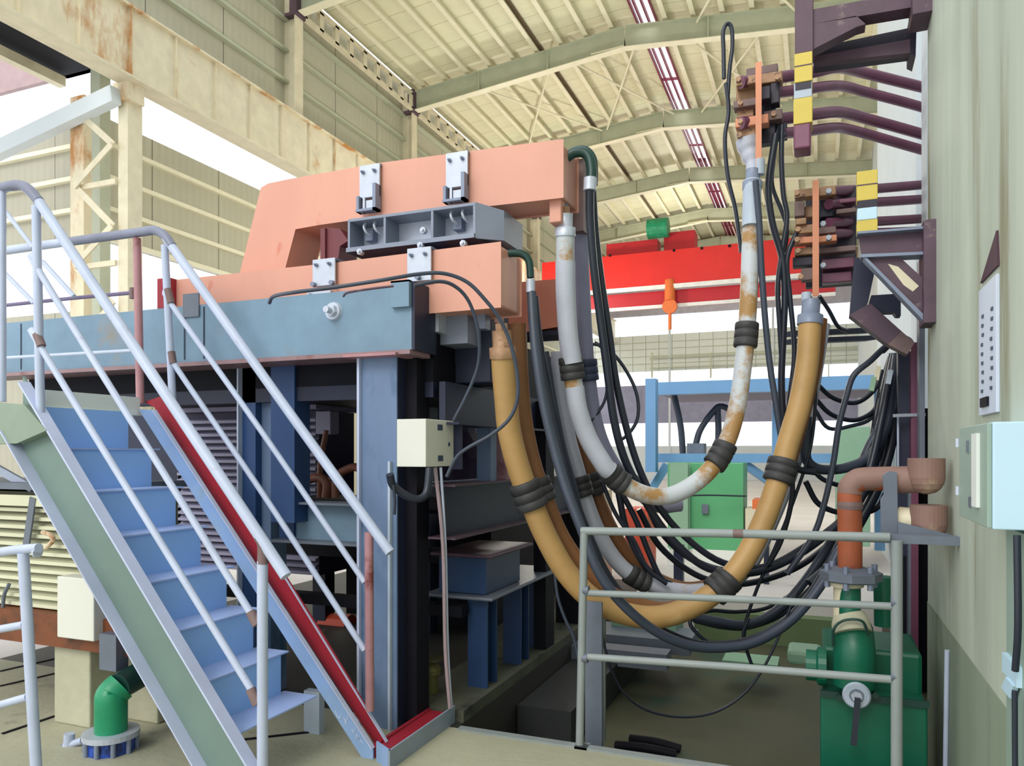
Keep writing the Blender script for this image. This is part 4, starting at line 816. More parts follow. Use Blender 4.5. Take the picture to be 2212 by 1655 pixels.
for i, (va, vb, n_) in enumerate(((414, 398, 'first'), (441, 430, 'second'), (482, 472, 'third'), (505, 499, 'fourth, half behind the bracket'))):
    pipe_thing('straight purple pipe at the lower terminal, %s from the top' % n_, [(1790, va, 5.05), (1900, (va+vb)/2+1), (2030, vb-2, 5.9)], 9.5, pp, G2)
# upper terminal block
def block(nm, label, t, items, tape):
    b = T(nm, label, 'terminal', PT(*items[0][:2], t), 'busbar terminals')
    for (u0, v0, u1, v1, dt, mm, part) in items:
        a, c = PT(u0, v0, t+dt), PT(u1, v1, t+dt); y0 = (a.y+c.y)/2
        x0, x1 = XU(u0, y0), XU(u1, y0)
        MB().box(x0, x1, y0, y0+.09, ZV(u0, v1, y0), ZV(u0, v0, y0)).build(part, M[mm], b, None, .006)
    u0, v0, u1, v1 = tape; p0 = PT(u0, v0, t-.12)
    MB().box(XU(u0, p0.y), XU(u1, p0.y), p0.y, p0.y+.015, ZV(u0, v1, p0.y), ZV(u0, v0, p0.y)).build('busbar_strip', M['orange'], b)
    return b
ub = block('cable_terminal', 'upper cable terminal cluster with copper clamps and a vertical orange strip', 5.0, [
 (1625, 180, 1675, 312, .1, 'darkcl', 'core'), (1590, 168, 1640, 186, -.02, 'tan', 'clamp'), (1640, 160, 1690, 182, 0, 'tan', 'clamp'), (1612, 148, 1680, 166, .05, 'joint', 'clamp'),
 (1590, 186, 1632, 218, .08, 'tan', 'clamp'), (1584, 218, 1636, 234, 0, 'joint', 'clamp'), (1592, 234, 1628, 256, .05, 'tan', 'clamp'), (1588, 256, 1660, 276, -.02, 'orange', 'clamp'),
 (1592, 276, 1632, 308, .03, 'tan', 'clamp'), (1650, 240, 1690, 262, .03, 'joint', 'clamp'), (1664, 178, 1684, 224, 0, 'darkcl', 'clamp'), (1655, 270, 1700, 300, .1, 'darkblue', 'clamp'), (1640, 188, 1664, 216, -.04, 'darkcl', 'clamp')], (1632, 135, 1645, 366))
for (u, v) in ((1596, 176), (1600, 226), (1600, 266), (1680, 172), (1598, 296), (1672, 250)):
    p = PT(u, v, 4.97); MB().hexbolt(p, (0, -1, 0), .018, .04).build('clamp_bolt', M['tan'], ub)
MB().tube(bez([PT(1612, 300, 5.0), PT(1618, 325, 5.0), PT(1626, 350, 4.98), PT(1626, 385, 4.95)], 4), [.07]*4+[.06]*4+[.045]*5, 16).build('cable_shoe', M['hosew'], ub, 'pale taped cable shoe')
MB().cyl(PT(1640, 345, 4.9), PT(1640, 378, 4.9), .035, 14).build('coupling', M['greypl'], ub)
lb = block('cable_terminal', 'lower cable terminal cluster with rows of tan clamps and a vertical orange strip', 5.0, [
 (1740, 415, 1850, 620, .25, 'darkcl', 'core'), (1716, 410, 1770, 428, 0, 'tan', 'clamp'), (1766, 404, 1806, 424, 0, 'tan', 'clamp'), (1716, 436, 1738, 468, .03, 'joint', 'clamp'), (1738, 446, 1758, 470, .08, 'tan', 'clamp'),
 (1770, 432, 1800, 470, .1, 'darkcl', 'clamp'), (1718, 472, 1742, 486, .02, 'tan', 'clamp'), (1716, 488, 1760, 506, .04, 'tan', 'clamp'), (1766, 492, 1806, 506, .02, 'joint', 'clamp'), (1712, 514, 1758, 528, -.02, 'orange', 'clamp'),
 (1766, 510, 1808, 524, -.02, 'orange', 'clamp'), (1716, 536, 1760, 552, .03, 'tan', 'clamp'), (1770, 536, 1850, 548, .05, 'joint', 'clamp'), (1712, 556, 1756, 576, .06, 'darkcl', 'clamp'), (1730, 580, 1756, 606, .02, 'joint', 'clamp'),
 (1776, 560, 1846, 582, .1, 'purple', 'clamp'), (1776, 590, 1840, 612, .15, 'purple', 'clamp'), (1808, 430, 1850, 440, .06, 'purple', 'clamp'), (1806, 452, 1850, 462, .05, 'joint', 'clamp')], (1755, 390, 1769, 640))
for (u, v) in ((1722, 420), (1790, 416), (1724, 498), (1722, 520), (1790, 516), (1724, 544), (1778, 486), (1778, 575), (1730, 600)):
    p = PT(u, v, 4.97); MB().hexbolt(p, (0, -1, 0), .018, .04).build('clamp_bolt', M['tan' if u < 1775 else 'greypl'], lb)
MB().cyl(PT(1742, 632, 4.8), PT(1742, 660, 4.8), .03, 14).build('coupling', M['greypl'], lb)
# upper wall bracket with taped vertical hanger
YBk = 5.0
hb = T('cable_bracket', 'rust-purple wall bracket with a hanging yellow taped post at the top right', 'bracket', PY(1735, 320, YBk), 'wall brackets')
def ybx(u0, v0, u1, v1, y0, y1): return MB().box(XU(u0, y0), XU(u1, y0), y0, y1, ZV((u0+u1)/2, v1, y0), ZV((u0+u1)/2, v0, y0))
ybx(1717, -20, 1757, 114, YBk-.02, YBk+.14).build('hanger', M['brownst'], hb, None, .005)
ybx(1716, 113, 1755, 176, YBk-.03, YBk+.13).build('insulator', M['yellow'], hb, 'yellow insulator block', .004)
ybx(1716, 139.5, 1755, 142, YBk-.032, YBk-.02).build('joint_line', M['brownst'], hb)
ybx(1715, 176, 1754, 211, YBk-.02, YBk+.13).build('insulator', M['greypl'], hb, 'grey insulator block', .004)
ybx(1718, 170, 1752, 192, YBk-.025, YBk+.0).build('band', M['darkcl'], hb)
ybx(1714, 211, 1755, 266, YBk-.03, YBk+.13).build('insulator', M['yellow'], hb, 'yellow insulator block', .004)
ybx(1714, 266, 1752, 320, YBk-.03, YBk+.13).build('end_block', M['purple'], hb, None, .012)
MB().prism([PY(u, v, YBk) for u, v in ((1757, 20), (1990, -22), (1990, 12), (1757, 52))], (0, .12, 0)).build('upper_arm', M['brownst'], hb)
MB().prism([PY(u, v, YBk) for u, v in ((1757, 52), (1850, 34), (1870, 52), (1850, 58), (1757, 106))], (0, .1, 0)).build('gusset', M['brownst'], hb)
MB().prism([PY(u, v, YBk+.25) for u, v in ((1757, 104), (1965, 60), (1965, 112), (1757, 140))], (0, .12, 0)).build('lower_arm', M['darkcl'], hb)
MB().prism([PY(u, v, YBk+.22) for u, v in ((1757, 122), (1968, 84), (1968, 114), (1757, 136))], (0, .06, 0)).build('lower_arm_face', M['brownst'], hb)
MB().prism([PY(u, v, YBk+.22) for u, v in ((1966, 30), (1981, 26), (1978, 122), (1966, 116))], (0, .2, 0)).build('wall_plate', M['darkcl'], hb)
MB().box(.5, .6, YBk-.1, YBk+.12, ZV(1990, 46, YBk), ZV(1990, -40, YBk)).build('wall_plate', M['brownst'], hb)
# lower wall bracket
lbk = T('cable_bracket', 'lower steel wall bracket with diagonal brace under a short yellow taped post', 'bracket', PY(1870, 560, 4.85), 'wall brackets')
YL = 4.85
ybx(1851, 368, 1896, 432, YL, YL+.1).build('insulator', M['yellow'], lbk, 'yellow insulator block', .004)
ybx(1851, 397, 1896, 399.5, YL-.002, YL+.02).build('joint_line', M['brownst'], lbk)
ybx(1852, 432, 1895, 452, YL, YL+.1).build('band', M['darkcl'], lbk)
ybx(1852, 448, 1895, 474, YL-.004, YL+.1).build('insulator', M['icebox'], lbk, 'light blue insulator block', .004)
ybx(1851, 474, 1896, 500, YL, YL+.1).build('insulator', M['yellow'], lbk, 'yellow insulator block', .004)
MB().prism([PY(u, v, YL) for u, v in ((1854, 502), (2006, 491), (2006, 548), (1862, 553))], (0, .03, 0)).build('channel_web', M['brownst'], lbk)
for (a, b, c, d) in (((1852, 500), (2006, 488), (2006, 493), (1852, 505)), ((1860, 549), (2006, 543), (2006, 549), (1860, 556))):
    MB().prism([PY(u, v, YL-.06) for u, v in (a, b, c, d)], (0, .12, 0)).build('channel_flange', M['steelg'], lbk)
MB().prism([PY(u, v, YL-.02) for u, v in ((1862, 554), (1940, 552), (2012, 618), (2012, 698), (1996, 692))], (0, .05, 0)).build('brace', M['brownst'], lbk, 'diagonal brace with a cream stain')
MB().prism([PY(u, v, YL-.023) for u, v in ((1918, 570), (1940, 576), (1985, 618), (1972, 630), (1952, 616))], (0, .01, 0)).build('paint_patch', M['cream'], lbk)
MB().prism([PY(u, v, YL-.05) for u, v in ((1862, 554), (1868, 552), (2000, 684), (1996, 694))], (0, .1, 0)).build('brace_flange', M['steelg'], lbk)
MB().box(.54, .6, YL-.1, YL+.12, ZV(2010, 702, YL), ZV(2010, 484, YL)).build('wall_plate', M['brownst'], lbk)
db = T('cable_bracket', 'dark navy angled bracket below and behind the lower wall bracket', 'bracket', PY(1870, 680, 5.25), 'wall brackets')
MB().prism([PY(u, v, 5.25) for u, v in ((1846, 556), (1895, 560), (1876, 650), (1862, 678), (1835, 680), (1840, 620))], (0, .1, 0)).build('upright', M['darkblue'], db)
MB().prism([PY(u, v, 5.22) for u, v in ((1835, 680), (1880, 655), (1948, 716), (1918, 744))], (0, .14, 0)).build('sloping_arm', M['brownst'], db)
MB().prism([PY(u, v, 5.27) for u, v in ((1882, 638), (1946, 634), (1946, 682), (1936, 682), (1930, 674), (1870, 676))], (0, .1, 0)).build('cross_arm', M['darkblue'], db)
MB().prism([PY(u, v, 5.2) for u, v in ((1918, 744), (1948, 716), (1976, 740), (1960, 766))], (0, .12, 0)).build('tip', M['joint'], db)
# tray bars behind the ochre hose
for (v, l) in ((716, 'upper'), (733, 'lower')):
    MB().bar(PT(1700, v+6, 5.6), PT(1880, v-2, 5.9), .1, .035).thing('tray_bar', M['darkblue'], '%s of the dark tray bars behind the ochre hose top' % l, 'bar', 'dark tray bars')
# vertical trays along the recess
for i, (u0, u1, v0, v1, Y, mm, l) in enumerate(((1940, 1966, 760, 1200, 5.6, 'darkblue', 'dark navy vertical cable tray beside the wall edge'), (1968, 1984, 740, 1655, 5.5, 'purple', 'dusky vertical tray next to the wall edge'), (1986, 1998, 560, 1000, 5.3, 'slate', 'slate vertical strip at the wall edge'), (1940, 1962, 1200, 1700, 5.6, 'dark', 'dark vertical duct below the rusty elbows'), (1962, 1968, 1000, 1700, 5.5, 'slate', 'narrow pale vertical conduit in the dark gap at the wall edge'))):
    MB().box(XU(u0, Y), XU(u1, Y), Y, Y+.12, ZV(u0, v1, Y), ZV(u0, v0, Y)).thing('cable_tray', M[mm], l, 'cable tray', 'vertical trays at the wall edge')
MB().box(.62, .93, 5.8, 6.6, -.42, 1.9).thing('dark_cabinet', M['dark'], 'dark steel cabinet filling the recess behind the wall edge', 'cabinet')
MB().cyl(PT(1940, 900, 4.95), PT(1940, 1010, 4.95), .007, 8).thing('thin_conduit', M['rail'], 'thin white vertical conduit left of the wall edge', 'conduit')
MB().bar(PT(1932, 898, 4.9), PT(1996, 896, 4.9), .04, .02).thing('conduit_bracket', M['steel'], 'short pale horizontal arm holding the vertical conduit', 'arm')
MB().cyl(PT(1966, 760, 5.0), PT(1966, 1000, 5.0), .012, 8).thing('thin_conduit', M['greypl'], 'pale vertical conduit below the bracket tip', 'conduit')
for (u, v, m_, l) in ((1898, 792, 'cream', 'upper small pale connector strapped beside the bracket tip'), (1888, 815, 'greenpale', 'lower small greenish connector strapped beside the bracket tip'), (1924, 800, 'greypl', 'white tag on the cable bundle under the bracket tip')):
    MB().bar(PT(u, v, 4.9), PT(u-6, v+30, 4.9), .035, .03, (1, 0, 0)).thing('cable_connector', M[m_], l, 'connector', 'connectors at the bracket tip')
# rusty elbow pipes
def elbow(label, pts, r, m, name='elbow_pipe', extra=None):
    h = T(name, label, 'pipe', pts[0], None); MB().tube(bez(pts, 6), r, 24).build('pipe', m, h)
    return h
YE = 4.35
e1 = elbow('rust orange pipe rising by the railing and bending right toward the wall', [PY(1836, 1228, YE), PY(1836, 1150, YE), PY(1835, 1090, YE), PY(1836, 1062, YE), PY(1846, 1044, YE), PY(1866, 1036, YE), PY(1900, 1035, YE), PY(1960, 1034, YE)], .06, M['rustpipe'])
MB().lathe(PY(1836, 1100, YE), (0, 0, 1), [(0, .0615), (.02, .064), (.04, .0615)], 24).build('weld', M['joint'], e1)
MB().tube(bez([PY(1836, 1066, YE), PY(1838, 1052, YE), PY(1850, 1040, YE), PY(1870, 1035, YE), PY(1965, 1033, YE)], 6), .0615, 24).build('bend', M['brownpipe'], e1)
e2 = T('elbow_pipe', 'large primer brown pipe elbow open upward, at the upper bracket plate by the wall', 'pipe', PY(1985, 1070, 4.25))
def cup(u, v, par, m):
    p = PY(u, v, 4.22); r = .083; MB().lathe(p, (0, 0, -1), [(0, r-.012), (0, r), (.095, r), (.125, r*.93), (.15, r*.76), (.168, r*.5), (.176, r*.15)], 28).build('elbow_body', m, par)
cup(2001, 990, e2, M['brownpipe'])
MB().cyl(PY(1936, 1038, 4.28), PY(1990, 1036, 4.24), .066, 22).build('pipe', M['brownpipe'], e2)
e3 = T('elbow_pipe', 'large primer brown elbow below the upper one, with cream end', 'pipe', PY(1985, 1165, 4.25))
cup(2006, 1091, e3, M['brownpipe'])
MB().cyl(PY(1942, 1122, 4.28), PY(1998, 1128, 4.24), .064, 22).build('pipe', M['cream'], e3, 'cream pipe stub')
bp = T('pipe_bracket', 'slate bracket plate holding both large elbows to a wall arm', 'bracket', PY(1922, 1160, 4.2))
MB().prism([PY(u, v, 4.2) for u, v in ((1910, 1028), (1922, 1020), (1936, 1022), (1938, 1160), (1906, 1160), (1905, 1080), (1912, 1070))], (0, .05, 0)).build('plate', M['slate'], bp, None, .004)
MB().box(.0, .6, 3.99, 4.06, ZV(2000, 1176, 4.0), ZV(2000, 1158, 4.0)).build('wall_arm', M['slate'], bp)
MB().prism([PY(u, v, 4.12) for u, v in ((1940, 1128), (2072, 1160), (2072, 1176), (1940, 1176))], (0, .03, 0)).build('gusset', M['slate'], bp)
# flange and green pump unit
fl = T('pipe_flange', 'octagonal slate flange under the rust orange pipe', 'flange', PY(1838, 1256, YE))
MB().lathe(PY(1838, 1256, YE), (0, 0, 1), [(0, .13), (.01, .152), (.05, .152), (.06, .13), (.075, .08)], 8).build('disc', M['slate'], fl)
for k in range(6):
    c = PY(1838, 1256, YE)+V((.12*math.cos(k*1.047+.3), .12*math.sin(k*1.047+.3), -.03)); MB().hexbolt(c, (0, 0, 1), .015, .12).build('flange_bolt', M['steelg'], fl)
pu = T('pump_unit', 'green pump unit with a thick bent pipe and white handwheel at the lower right', 'pump', (.25, 4.5, -.42))
MB().cyl(PY(1828, 1266, YE), PY(1828, 1256, YE), .085, 22).cyl(PY(1826, 1345, YE+.02), PY(1827, 1266, YE), .06, 22).build('neck', M['cream'], pu, 'cream neck')
MB().cyl(PY(1836, 1345, YE-.05), PY(1836, 1268, YE-.02), .052, 22).build('riser', M['green'], pu)
MB().tube(bez([PY(1836, 1335, YE), PY(1838, 1345, YE), PY(1842, 1370, YE-.05), PY(1845, 1410, YE-.1), PY(1845, 1480, YE-.1)], 6), [.07+.03*min(1, i/10) for i in range(25)], 26).build('bent_pipe', M['green'], pu)
MB().tube(bez([PY(1832, 1326, YE-.06), PY(1836, 1340, YE-.07), PY(1842, 1368, YE-.1)], 6), [.075+.018*min(1, i/8) for i in range(13)], 26).build('beige_wrap', M['conblock'], pu, 'beige wrap on the bend')
MB().tube(bez([PY(1800, 1395, YE-.16), PY(1802, 1358, YE-.19), PY(1825, 1340, YE-.19), PY(1862, 1342, YE-.19), PY(1876, 1372, YE-.16)], 6), .007, 8).build('strap', M['greenhose'], pu)
MB().cyl(PY(1912, 1352, 4.6), PY(1910, 1246, 4.6), .055, 20).build('second_riser', M['green'], pu)
MB().box(XU(1776, YE+.1), .50, YE+.1, YE+.6, .30, ZV(1850, 1402, YE+.1)).build('upper_housing', M['green'], pu, None, .02)
MB().box(XU(1772, YE-.1), .50, YE-.1, YE+.6, -.42, ZV(1850, 1508, YE-.1)).build('tank', M['green'], pu, None, .01)
MB().box(XU(1772, YE-.12), .505, YE-.12, YE-.1, ZV(1850, 1514, YE-.12), ZV(1850, 1500, YE-.12)).build('ledge', M['greenhose'], pu)
hw = PY(1850, 1500, YE-.2)
wv = MB().lathe(hw, (0, -1, 0), [(0, .03), (.0, .062), (.02, .066), (.03, .058), (.03, .034), (.012, .03)], 28).build('handwheel', M['greypl'], pu, 'white round valve boss')
MB().hexbolt(hw+V((0,-.02,0)), (0, -1, 0), .026, .03).build('hub', M['steel'], wv)
MB().bar(PY(1853, 1508, YE-.26), PY(1844, 1610, YE-.26), .014, .028, (1, 0, 0)).build('lever', M['cable'], wv, 'black lever')
MB().lathe(PY(1785, 1440, YE+.0), (-1, 0, 0), [(0, .10), (.04, .10), (.05, .08), (.10, .08)], 22).build('side_flange', M['green'], pu)
for (u, v) in ((1812, 1472), (1815, 1505), (1880, 1472), (1890, 1500)): MB().hexbolt(PY(u, v, YE-.12), (0, -1, 0), .018, .03).build('bolt', M['greenhose'], pu)
# things on the right wall
wb = T('wall_box', 'large ice-blue enamel box on the right wall with a grey-green door', 'box', (.54, 2.85, 1.37))
MB().box(.475, .6, 2.6, 3.08, ZV(2170, 1145, 2.6), ZV(2170, 911, 2.6)).build('housing', M['icebox'], wb, None, .004)
MB().box(.462, .475, 2.61, 3.09, ZV(2170, 1143, 2.6), ZV(2170, 913, 2.6)).build('door', M['greybox'], wb, 'grey-green door', .003)
dr = MB().box(.452, .462, 2.72, 2.80, 1.43, 1.66).build('door_trim', M['deckgrey'], wb)
for (y, z, h) in ((2.9, 1.60, .04), (2.86, 1.42, .035)): MB().box(.456, .462, y, y+.02, z, z+h).build('catch', M['slate'], wb)
for z in (1.62, 1.45): MB().cyl((.458, 3.095, z), (.458, 3.095, z+.03), .008, 10).build('hinge', M['steel'], wb)
sw = T('switch_strip', 'tall narrow white marked strip in a niche high on the right wall', 'switch strip', (.6, 3.3, 1.74))
ya, yb2 = YU(2160, .6), YU(2122, .6)
MB().box(.588, .6, ya, yb2, 1.745, 2.24).build('strip', mat('strip_white', (206,216,234), .5, 0, .04), sw, None, .002)
MB().prism([(.592, ya, 2.27), (.592, yb2, 2.27), (.592, ya+.02, 2.40)], (.008, 0, 0)).build('niche_top', mat('niche_maroon', (74,44,60), .7), sw, 'dark wedge-shaped niche top')
random.seed(4)
for k in range(9):
    z = 2.12-k*.036
    for yy in (.25, .78):
        y_ = lerp(yb2, ya, yy)+random.uniform(-.01, .01); MB().box(.584, .589, y_-.014, y_+.014, z, z+.012).build('mark', M['boxdark'], sw)
MB().box(.58, .589, lerp(yb2, ya, .2), lerp(yb2, ya, .62), 1.775, 1.81).build('socket', M['dark'], sw)
MB().tube(bez([V((.535, YU(2197, .535), 1.36)), V((.535, YU(2199, .535), 1.1)), V((.535, YU(2193, .535), .96))], 4), .010, 10).thing('wall_cable', M['cable'], 'black cable dropping from the ice-blue box to a small white plate', 'cable', 'cables at the right edge')
MB().tube(bez([V((.535, YU(2192, .535), .90)), V((.535, YU(2194, .535), .6)), V((.535, YU(2206, .535), .3)), V((.535, YU(2209, .535), 0))], 4), .008, 10).thing('wall_cable', M['cable'], 'black cable continuing below the small white plate at the right edge', 'cable', 'cables at the right edge')
MB().box(.545, .56, YU(2208, .56), YU(2176, .56), .90, .96).prism([(.54, YU(2205, .56), .90), (.54, YU(2188, .56), .90), (.54, YU(2178, .56), .85), (.54, YU(2198, .56), .85)], (.015, 0, 0)).thing('small_plate', M['icebox'], 'small bent white plate on the column strip at the right edge', 'plate')
MB().cyl((.585, YU(2046, .585), ZV(2046, 1405, YU(2046, .585))), (.585, YU(2042, .585)+.0, .0), .012, 10).thing('wall_tube', M['rail'], 'pale thin vertical tube on the dark lower part of the right wall', 'tube')
MB().box(.585, .6, YU(2078, .6)-.02, YU(2078, .6)+.02, .72, 1.38).thing('wall_scar', M['plasterd'], 'thin raised plaster strip under the ice-blue box', 'strip') if False else None

# ================================================================ grey railing
gr = T('guard_railing', 'grey three-bar guard railing at the pit edge in the right foreground', 'railing', (-.4, 3.97, 0))
YR = 3.97
def rr_(pts, r, nm, m=None): return MB().tube([PY(u, v, YR) for u, v in pts], r, 12).build(nm, m or M['railg'], gr)
MB().tube([V((XU(1252, YR), YR, 0)), PY(1262, 1150, YR)], .022, 12).build('post', M['railg'], gr)
MB().tube([V((XU(1937, YR), YR, 0)), PY(1937, 1168, YR)], .026, 12).build('post', M['railg'], gr)
t1 = rr_([(1256, 1147), (1600, 1153), (1922, 1161)], .022, 'rail')
rr_([(1268, 1281), (1600, 1295), (1926, 1310)], .018, 'rail'); rr_([(1268, 1419), (1600, 1442), (1926, 1468)], .019, 'rail')
for (u, v) in ((1266, 1275), (1264, 1421), (1930, 1300), (1930, 1460)): MB().tube([PY(u-6, v, YR-.0), PY(u+6, v+1, YR)], .026, 10).build('joint', M['slate'], gr)
MB().tube([PY(1584, 1152.7, YR), PY(1606, 1153.2, YR)], .0228, 12).build('joint', M['joint'], t1)
MB().box(XU(1245, YR), XU(1272, YR), YR-.04, YR+.04, 0, .012).build('foot_plate', M['railg'], gr)
MB().tube([PT(1300, 1608, 4.55), PT(1297, 1300, 4.6)], .016, 10).thing('rear_post', M['railg'], 'slim grey post standing in the pit just behind the left railing post', 'post')
MB().box(XU(1264, 4.2), XU(1300, 4.2), 4.2, 4.22, -.42, ZV(1280, 1300, 4.2)).thing('slate_board', M['slate'], 'narrow dark board behind the left railing post', 'board')

# ================================================================ hall beyond the pit
bf = T('blue_platform', 'light blue steel platform frame in the background right of the cables', 'platform', PT(1650, 1190, 11))
def tb(u0, v0, u1, v1, t, d=.2):
    a = PT((u0+u1)/2, (v0+v1)/2, t); return MB().box(XU(u0, a.y), XU(u1, a.y), a.y, a.y+d, ZV((u0+u1)/2, v1, a.y), ZV((u0+u1)/2, v0, a.y))
tb(1396, 818, 1912, 846, 11, .2).build('top_beam', M['bluefr'], bf); tb(1396, 980, 1912, 1000, 11, .2).build('lower_beam', M['bluefr'], bf)
tb(1394, 818, 1416, 1020, 10.95, .2).build('post', M['bluefr'], bf); tb(1890, 818, 1912, 1190, 10.95, .2).build('post', M['bluefr'], bf)
tb(1400, 818, 1412, 990, 13.5, .2).build('post', M['bluefr'], bf)
tb(1416, 838, 1900, 842, 11.3, 2.4).build('roof_deck', mat('deck_mauve', (74,66,104), .5), bf)
tb(1668, 846, 1680, 1130, 11.5, .1).build('post', M['bluefr'], bf)
MB().bar(PT(1610, 1004, 11.2), PT(1690, 1060, 11.2), .1, .12).build('brace', M['bluefr'], bf); MB().bar(PT(1440, 1004, 11.2), PT(1405, 1060, 11.2), .1, .12).build('brace', M['bluefr'], bf)
gc = T('green_cabinet', 'tall green control cabinet below the blue platform', 'cabinet', PT(1525, 1190, 12))
tb(1442, 1000, 1606, 1188, 10.6, .6).build('housing', M['greencab'], gc, None, .01); tb(1486, 1000, 1490, 1188, 10.58, .03).build('door_gap', M['greenpale'], gc)
tb(1446, 1000, 1486, 1188, 10.57, .03).build('side_door', M['greenpale'], gc); tb(1516, 1090, 1530, 1110, 10.56, .03).build('handle', M['slate'], gc)
MB().box(XU(1440, PT(1520,1190,10.6).y), XU(1612, PT(1520,1190,10.6).y), PT(1520,1190,10.6).y, PT(1520,1190,10.6).y+.6, 0, PT(1520,1187,10.6).z).build('plinth', M['deckgrey'], gc)
tb(1806, 922, 1880, 1180, 10.2, .6).thing('tall_cabinet', M['greenpale'], 'pale green cabinet behind the right cable bundle', 'cabinet', None, .01)
# loading gear on the platform
for (pts, l) in (([(1500, 975), (1512, 930), (1540, 890), (1560, 878), (1600, 900)], 'dark hose arc on the blue platform, left'), ([(1550, 880), (1552, 930), (1550, 970)], 'dark hose hanging on the blue platform, centre'), ([(1455, 850), (1470, 920), (1475, 980)], 'dark strut leaning on the blue platform, left')):
    MB().tube(bez([PT(u, v, 12) for u, v in pts], 5), .05, 8).thing('platform_hose', M['cableg'], l, 'hose', 'hoses on the blue platform')
tb(1484, 958, 1520, 980, 11.6, .3).thing('machine_box', M['slate'], 'grey machine box sitting on the blue platform', 'box')
# far balcony railing
br = T('far_balcony', 'thin pale balcony railing on the far panelled wall', 'railing', PT(1410, 812, 43.7))
tb(1404, 762, 1868, 764.5, 43.7, .12).build('top_rail', M['rafter'], br); tb(1404, 785, 1868, 787, 43.7, .12).build('mid_rail', M['rafter'], br)
for u in (1408, 1535, 1660, 1790, 1866): tb(u-1.5, 762, u+1.5, 816, 43.7, .12).build('post', M['rafter'], br)
# floor clutter beyond the pit
MB().box(-.75, -.42, 9.6, 9.9, .55, .62).box(-.62, -.56, 9.7, 9.76, 0, .55).thing('steel_stool', M['darkblue'], 'dark stool-like stand on the bright floor beyond the cables', 'stand')
tb(1455, 1178, 1475, 1262, 9.0, .1).thing('dark_stand', M['darkblue'], 'dark upright stand beyond the upper rail', 'stand')
MB().cyl(PT(1302, 1600, 4.75), PT(1302, 1312, 4.75), .02, 12).thing('inner_post', M['railg'], 'short grey post in the pit right of the dark board', 'post')
tb(1225, 1375, 1490, 1405, 6.6, .5).thing('pit_duct', M['slate'], 'long slate duct low in the pit behind the left half of the railing', 'duct')
tb(1320, 1335, 1460, 1375, 6.9, .4).thing('pit_duct', M['greenpale'], 'pale green duct block above the slate duct in the pit', 'duct')
tb(1232, 1405, 1440, 1440, 6.3, .2).thing('pit_sill', M['slate'], 'dark sill along the pit wall under the slate duct', 'sill')
tb(1500, 1330, 1800, 1418, 8.0, .4).thing('green_block', mat('mossy_green', (96,116,78), .7), 'mossy green machine foundation at the far pit wall', 'foundation')
tb(1560, 1432, 1680, 1450, 6.4, .3).thing('pale_pipe_box', M['greenpale'], 'pale pipe box at the far edge of the pit floor', 'box')
tb(1700, 1408, 1775, 1440, 5.6, .3).thing('pump_motor', M['greenpale'], 'pale green motor body left of the green pump unit', 'motor', None, .03)
for (a, b, l) in (((1330, 1610), (1460, 1630), 'left'), ((1362, 1596), (1470, 1618), 'right')):
    MB().tube(bez([PZ(*a, -.40), PZ((a[0]+b[0])/2, (a[1]+b[1])/2-4, -.38), PZ(*b, -.40)], 5), .03, 10).thing('rubber_hose', M['dark'], 'black rubber hose end lying on the pit floor, %s of two' % l, 'hose', 'hose ends on the pit floor')
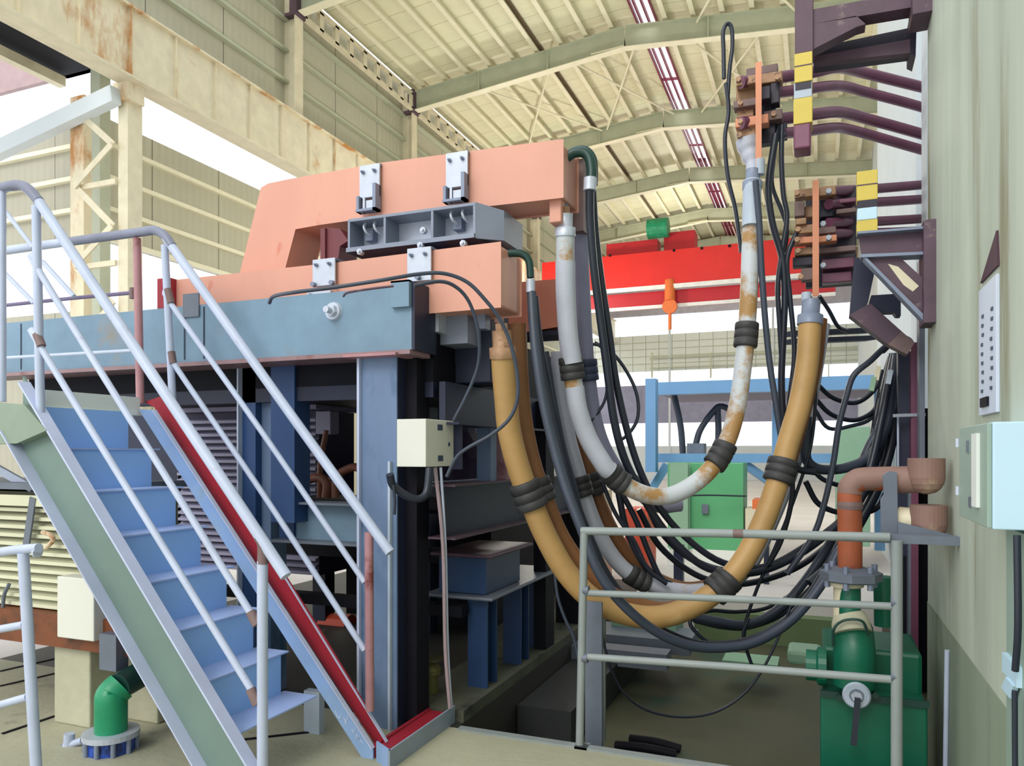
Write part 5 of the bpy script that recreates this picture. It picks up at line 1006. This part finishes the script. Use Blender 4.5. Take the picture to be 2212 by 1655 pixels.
for i, (u0, v0, u1, v1, t, mm, l) in enumerate(((1068, 1125, 1112, 1178, 8.5, 'icebox', 'bluish block standing in for the bright hall beyond the frame, upper'), (1112, 1208, 1142, 1262, 8.0, 'cream', 'cream block standing in for the bright hall beyond the frame, lower'), (1210, 1060, 1300, 1125, 9.5, 'cream', 'cream panel glimpsed among the hoses'), (1350, 1100, 1400, 1140, 9.5, 'brownbox', 'orange crate glimpsed among the black cables'), (1610, 1100, 1660, 1140, 10.2, 'cream', 'cream crate right of the green cabinet'), (1625, 1080, 1650, 1098, 10.2, 'craneor', 'orange cover right of the green cabinet'))):  # first two blocks are added as the bright hall glimpsed through the frame
    a_ = PT((u0+u1)/2, v0, t); MB().box(XU(u0, a_.y), XU(u1, a_.y), a_.y, a_.y+.5, 0, a_.z).thing('crate', M[mm], l, 'crate')
# ================================================================ red bridge crane
cr = T('bridge_crane', 'bright red bridge crane girder spanning the hall in the background', 'crane', (-4, 31.5, 8.5))
YC = 31.5
z0_, z1_ = ZV(1500, 612, YC), ZV(1500, 535, YC)
MB().box(-11.3, .5, YC, YC+.6, z0_, z1_).build('main_girder', M['cranered'], cr)
MB().box(-11.3, .5, YC-.06, YC+.0, z0_-.14, z0_+.04).build('stripe', M['stripe'], cr)
MB().box(-11.3, .6, YC+.3, YC+1.0, z0_-.75, z0_-.14).build('lower_girder', M['craneredd'], cr)
MB().box(-11.3, .6, YC+.2, YC+.3, z0_-.87, z0_-.73).build('stripe', M['stripe'], cr)
for u in (1318, 1456, 1516, 1576): p = PY(u, 552-(u-1318)*.08, YC-.01); MB().box(p.x-.05, p.x+.05, p.y-.02, p.y, p.z-.05, p.z+.05).build('bolt_hole', M['dark'], cr)
hb_ = T('crane_trolley', 'darker red trolley with a green hoist motor riding on the red crane', 'trolley', (-6, 32.4, 10.2))
def yb(u0, v0, u1, v1, Y, d): return MB().box(XU(u0, Y), XU(u1, Y), Y, Y+d, ZV((u0+u1)/2, v1, Y), ZV((u0+u1)/2, v0, Y))
yb(1310, 522, 1420, 552, 32.3, .8).build('end_frame', M['craneredd'], hb_); yb(1434, 500, 1501, 548, 32.5, .8).build('gear_cover', M['craneredd'], hb_)
MB().lathe(PY(1400, 496, 32.2), (1, 0, 0), [(0, .1), (0, .42), (.86, .42), (.86, .1)], 18).build('hoist_motor', M['green2'], hb_)
hk = T('crane_hook', 'small orange hook block hanging under the red crane', 'hook', PY(1447, 720, YC))
p = PY(1447, 662, YC); MB().cyl(PY(1447, 650, YC), PY(1447, 606, YC+.1), .22, 14).lathe(p+V((0, .1, 0)), (0, -1, 0), [(0, .1), (0, .3), (.2, .3), (.2, .1)], 18).build('block', M['craneor'], hk)
MB().cyl(p, PY(1447, 712, YC), .07, 10).build('shank', M['craneor'], hk)
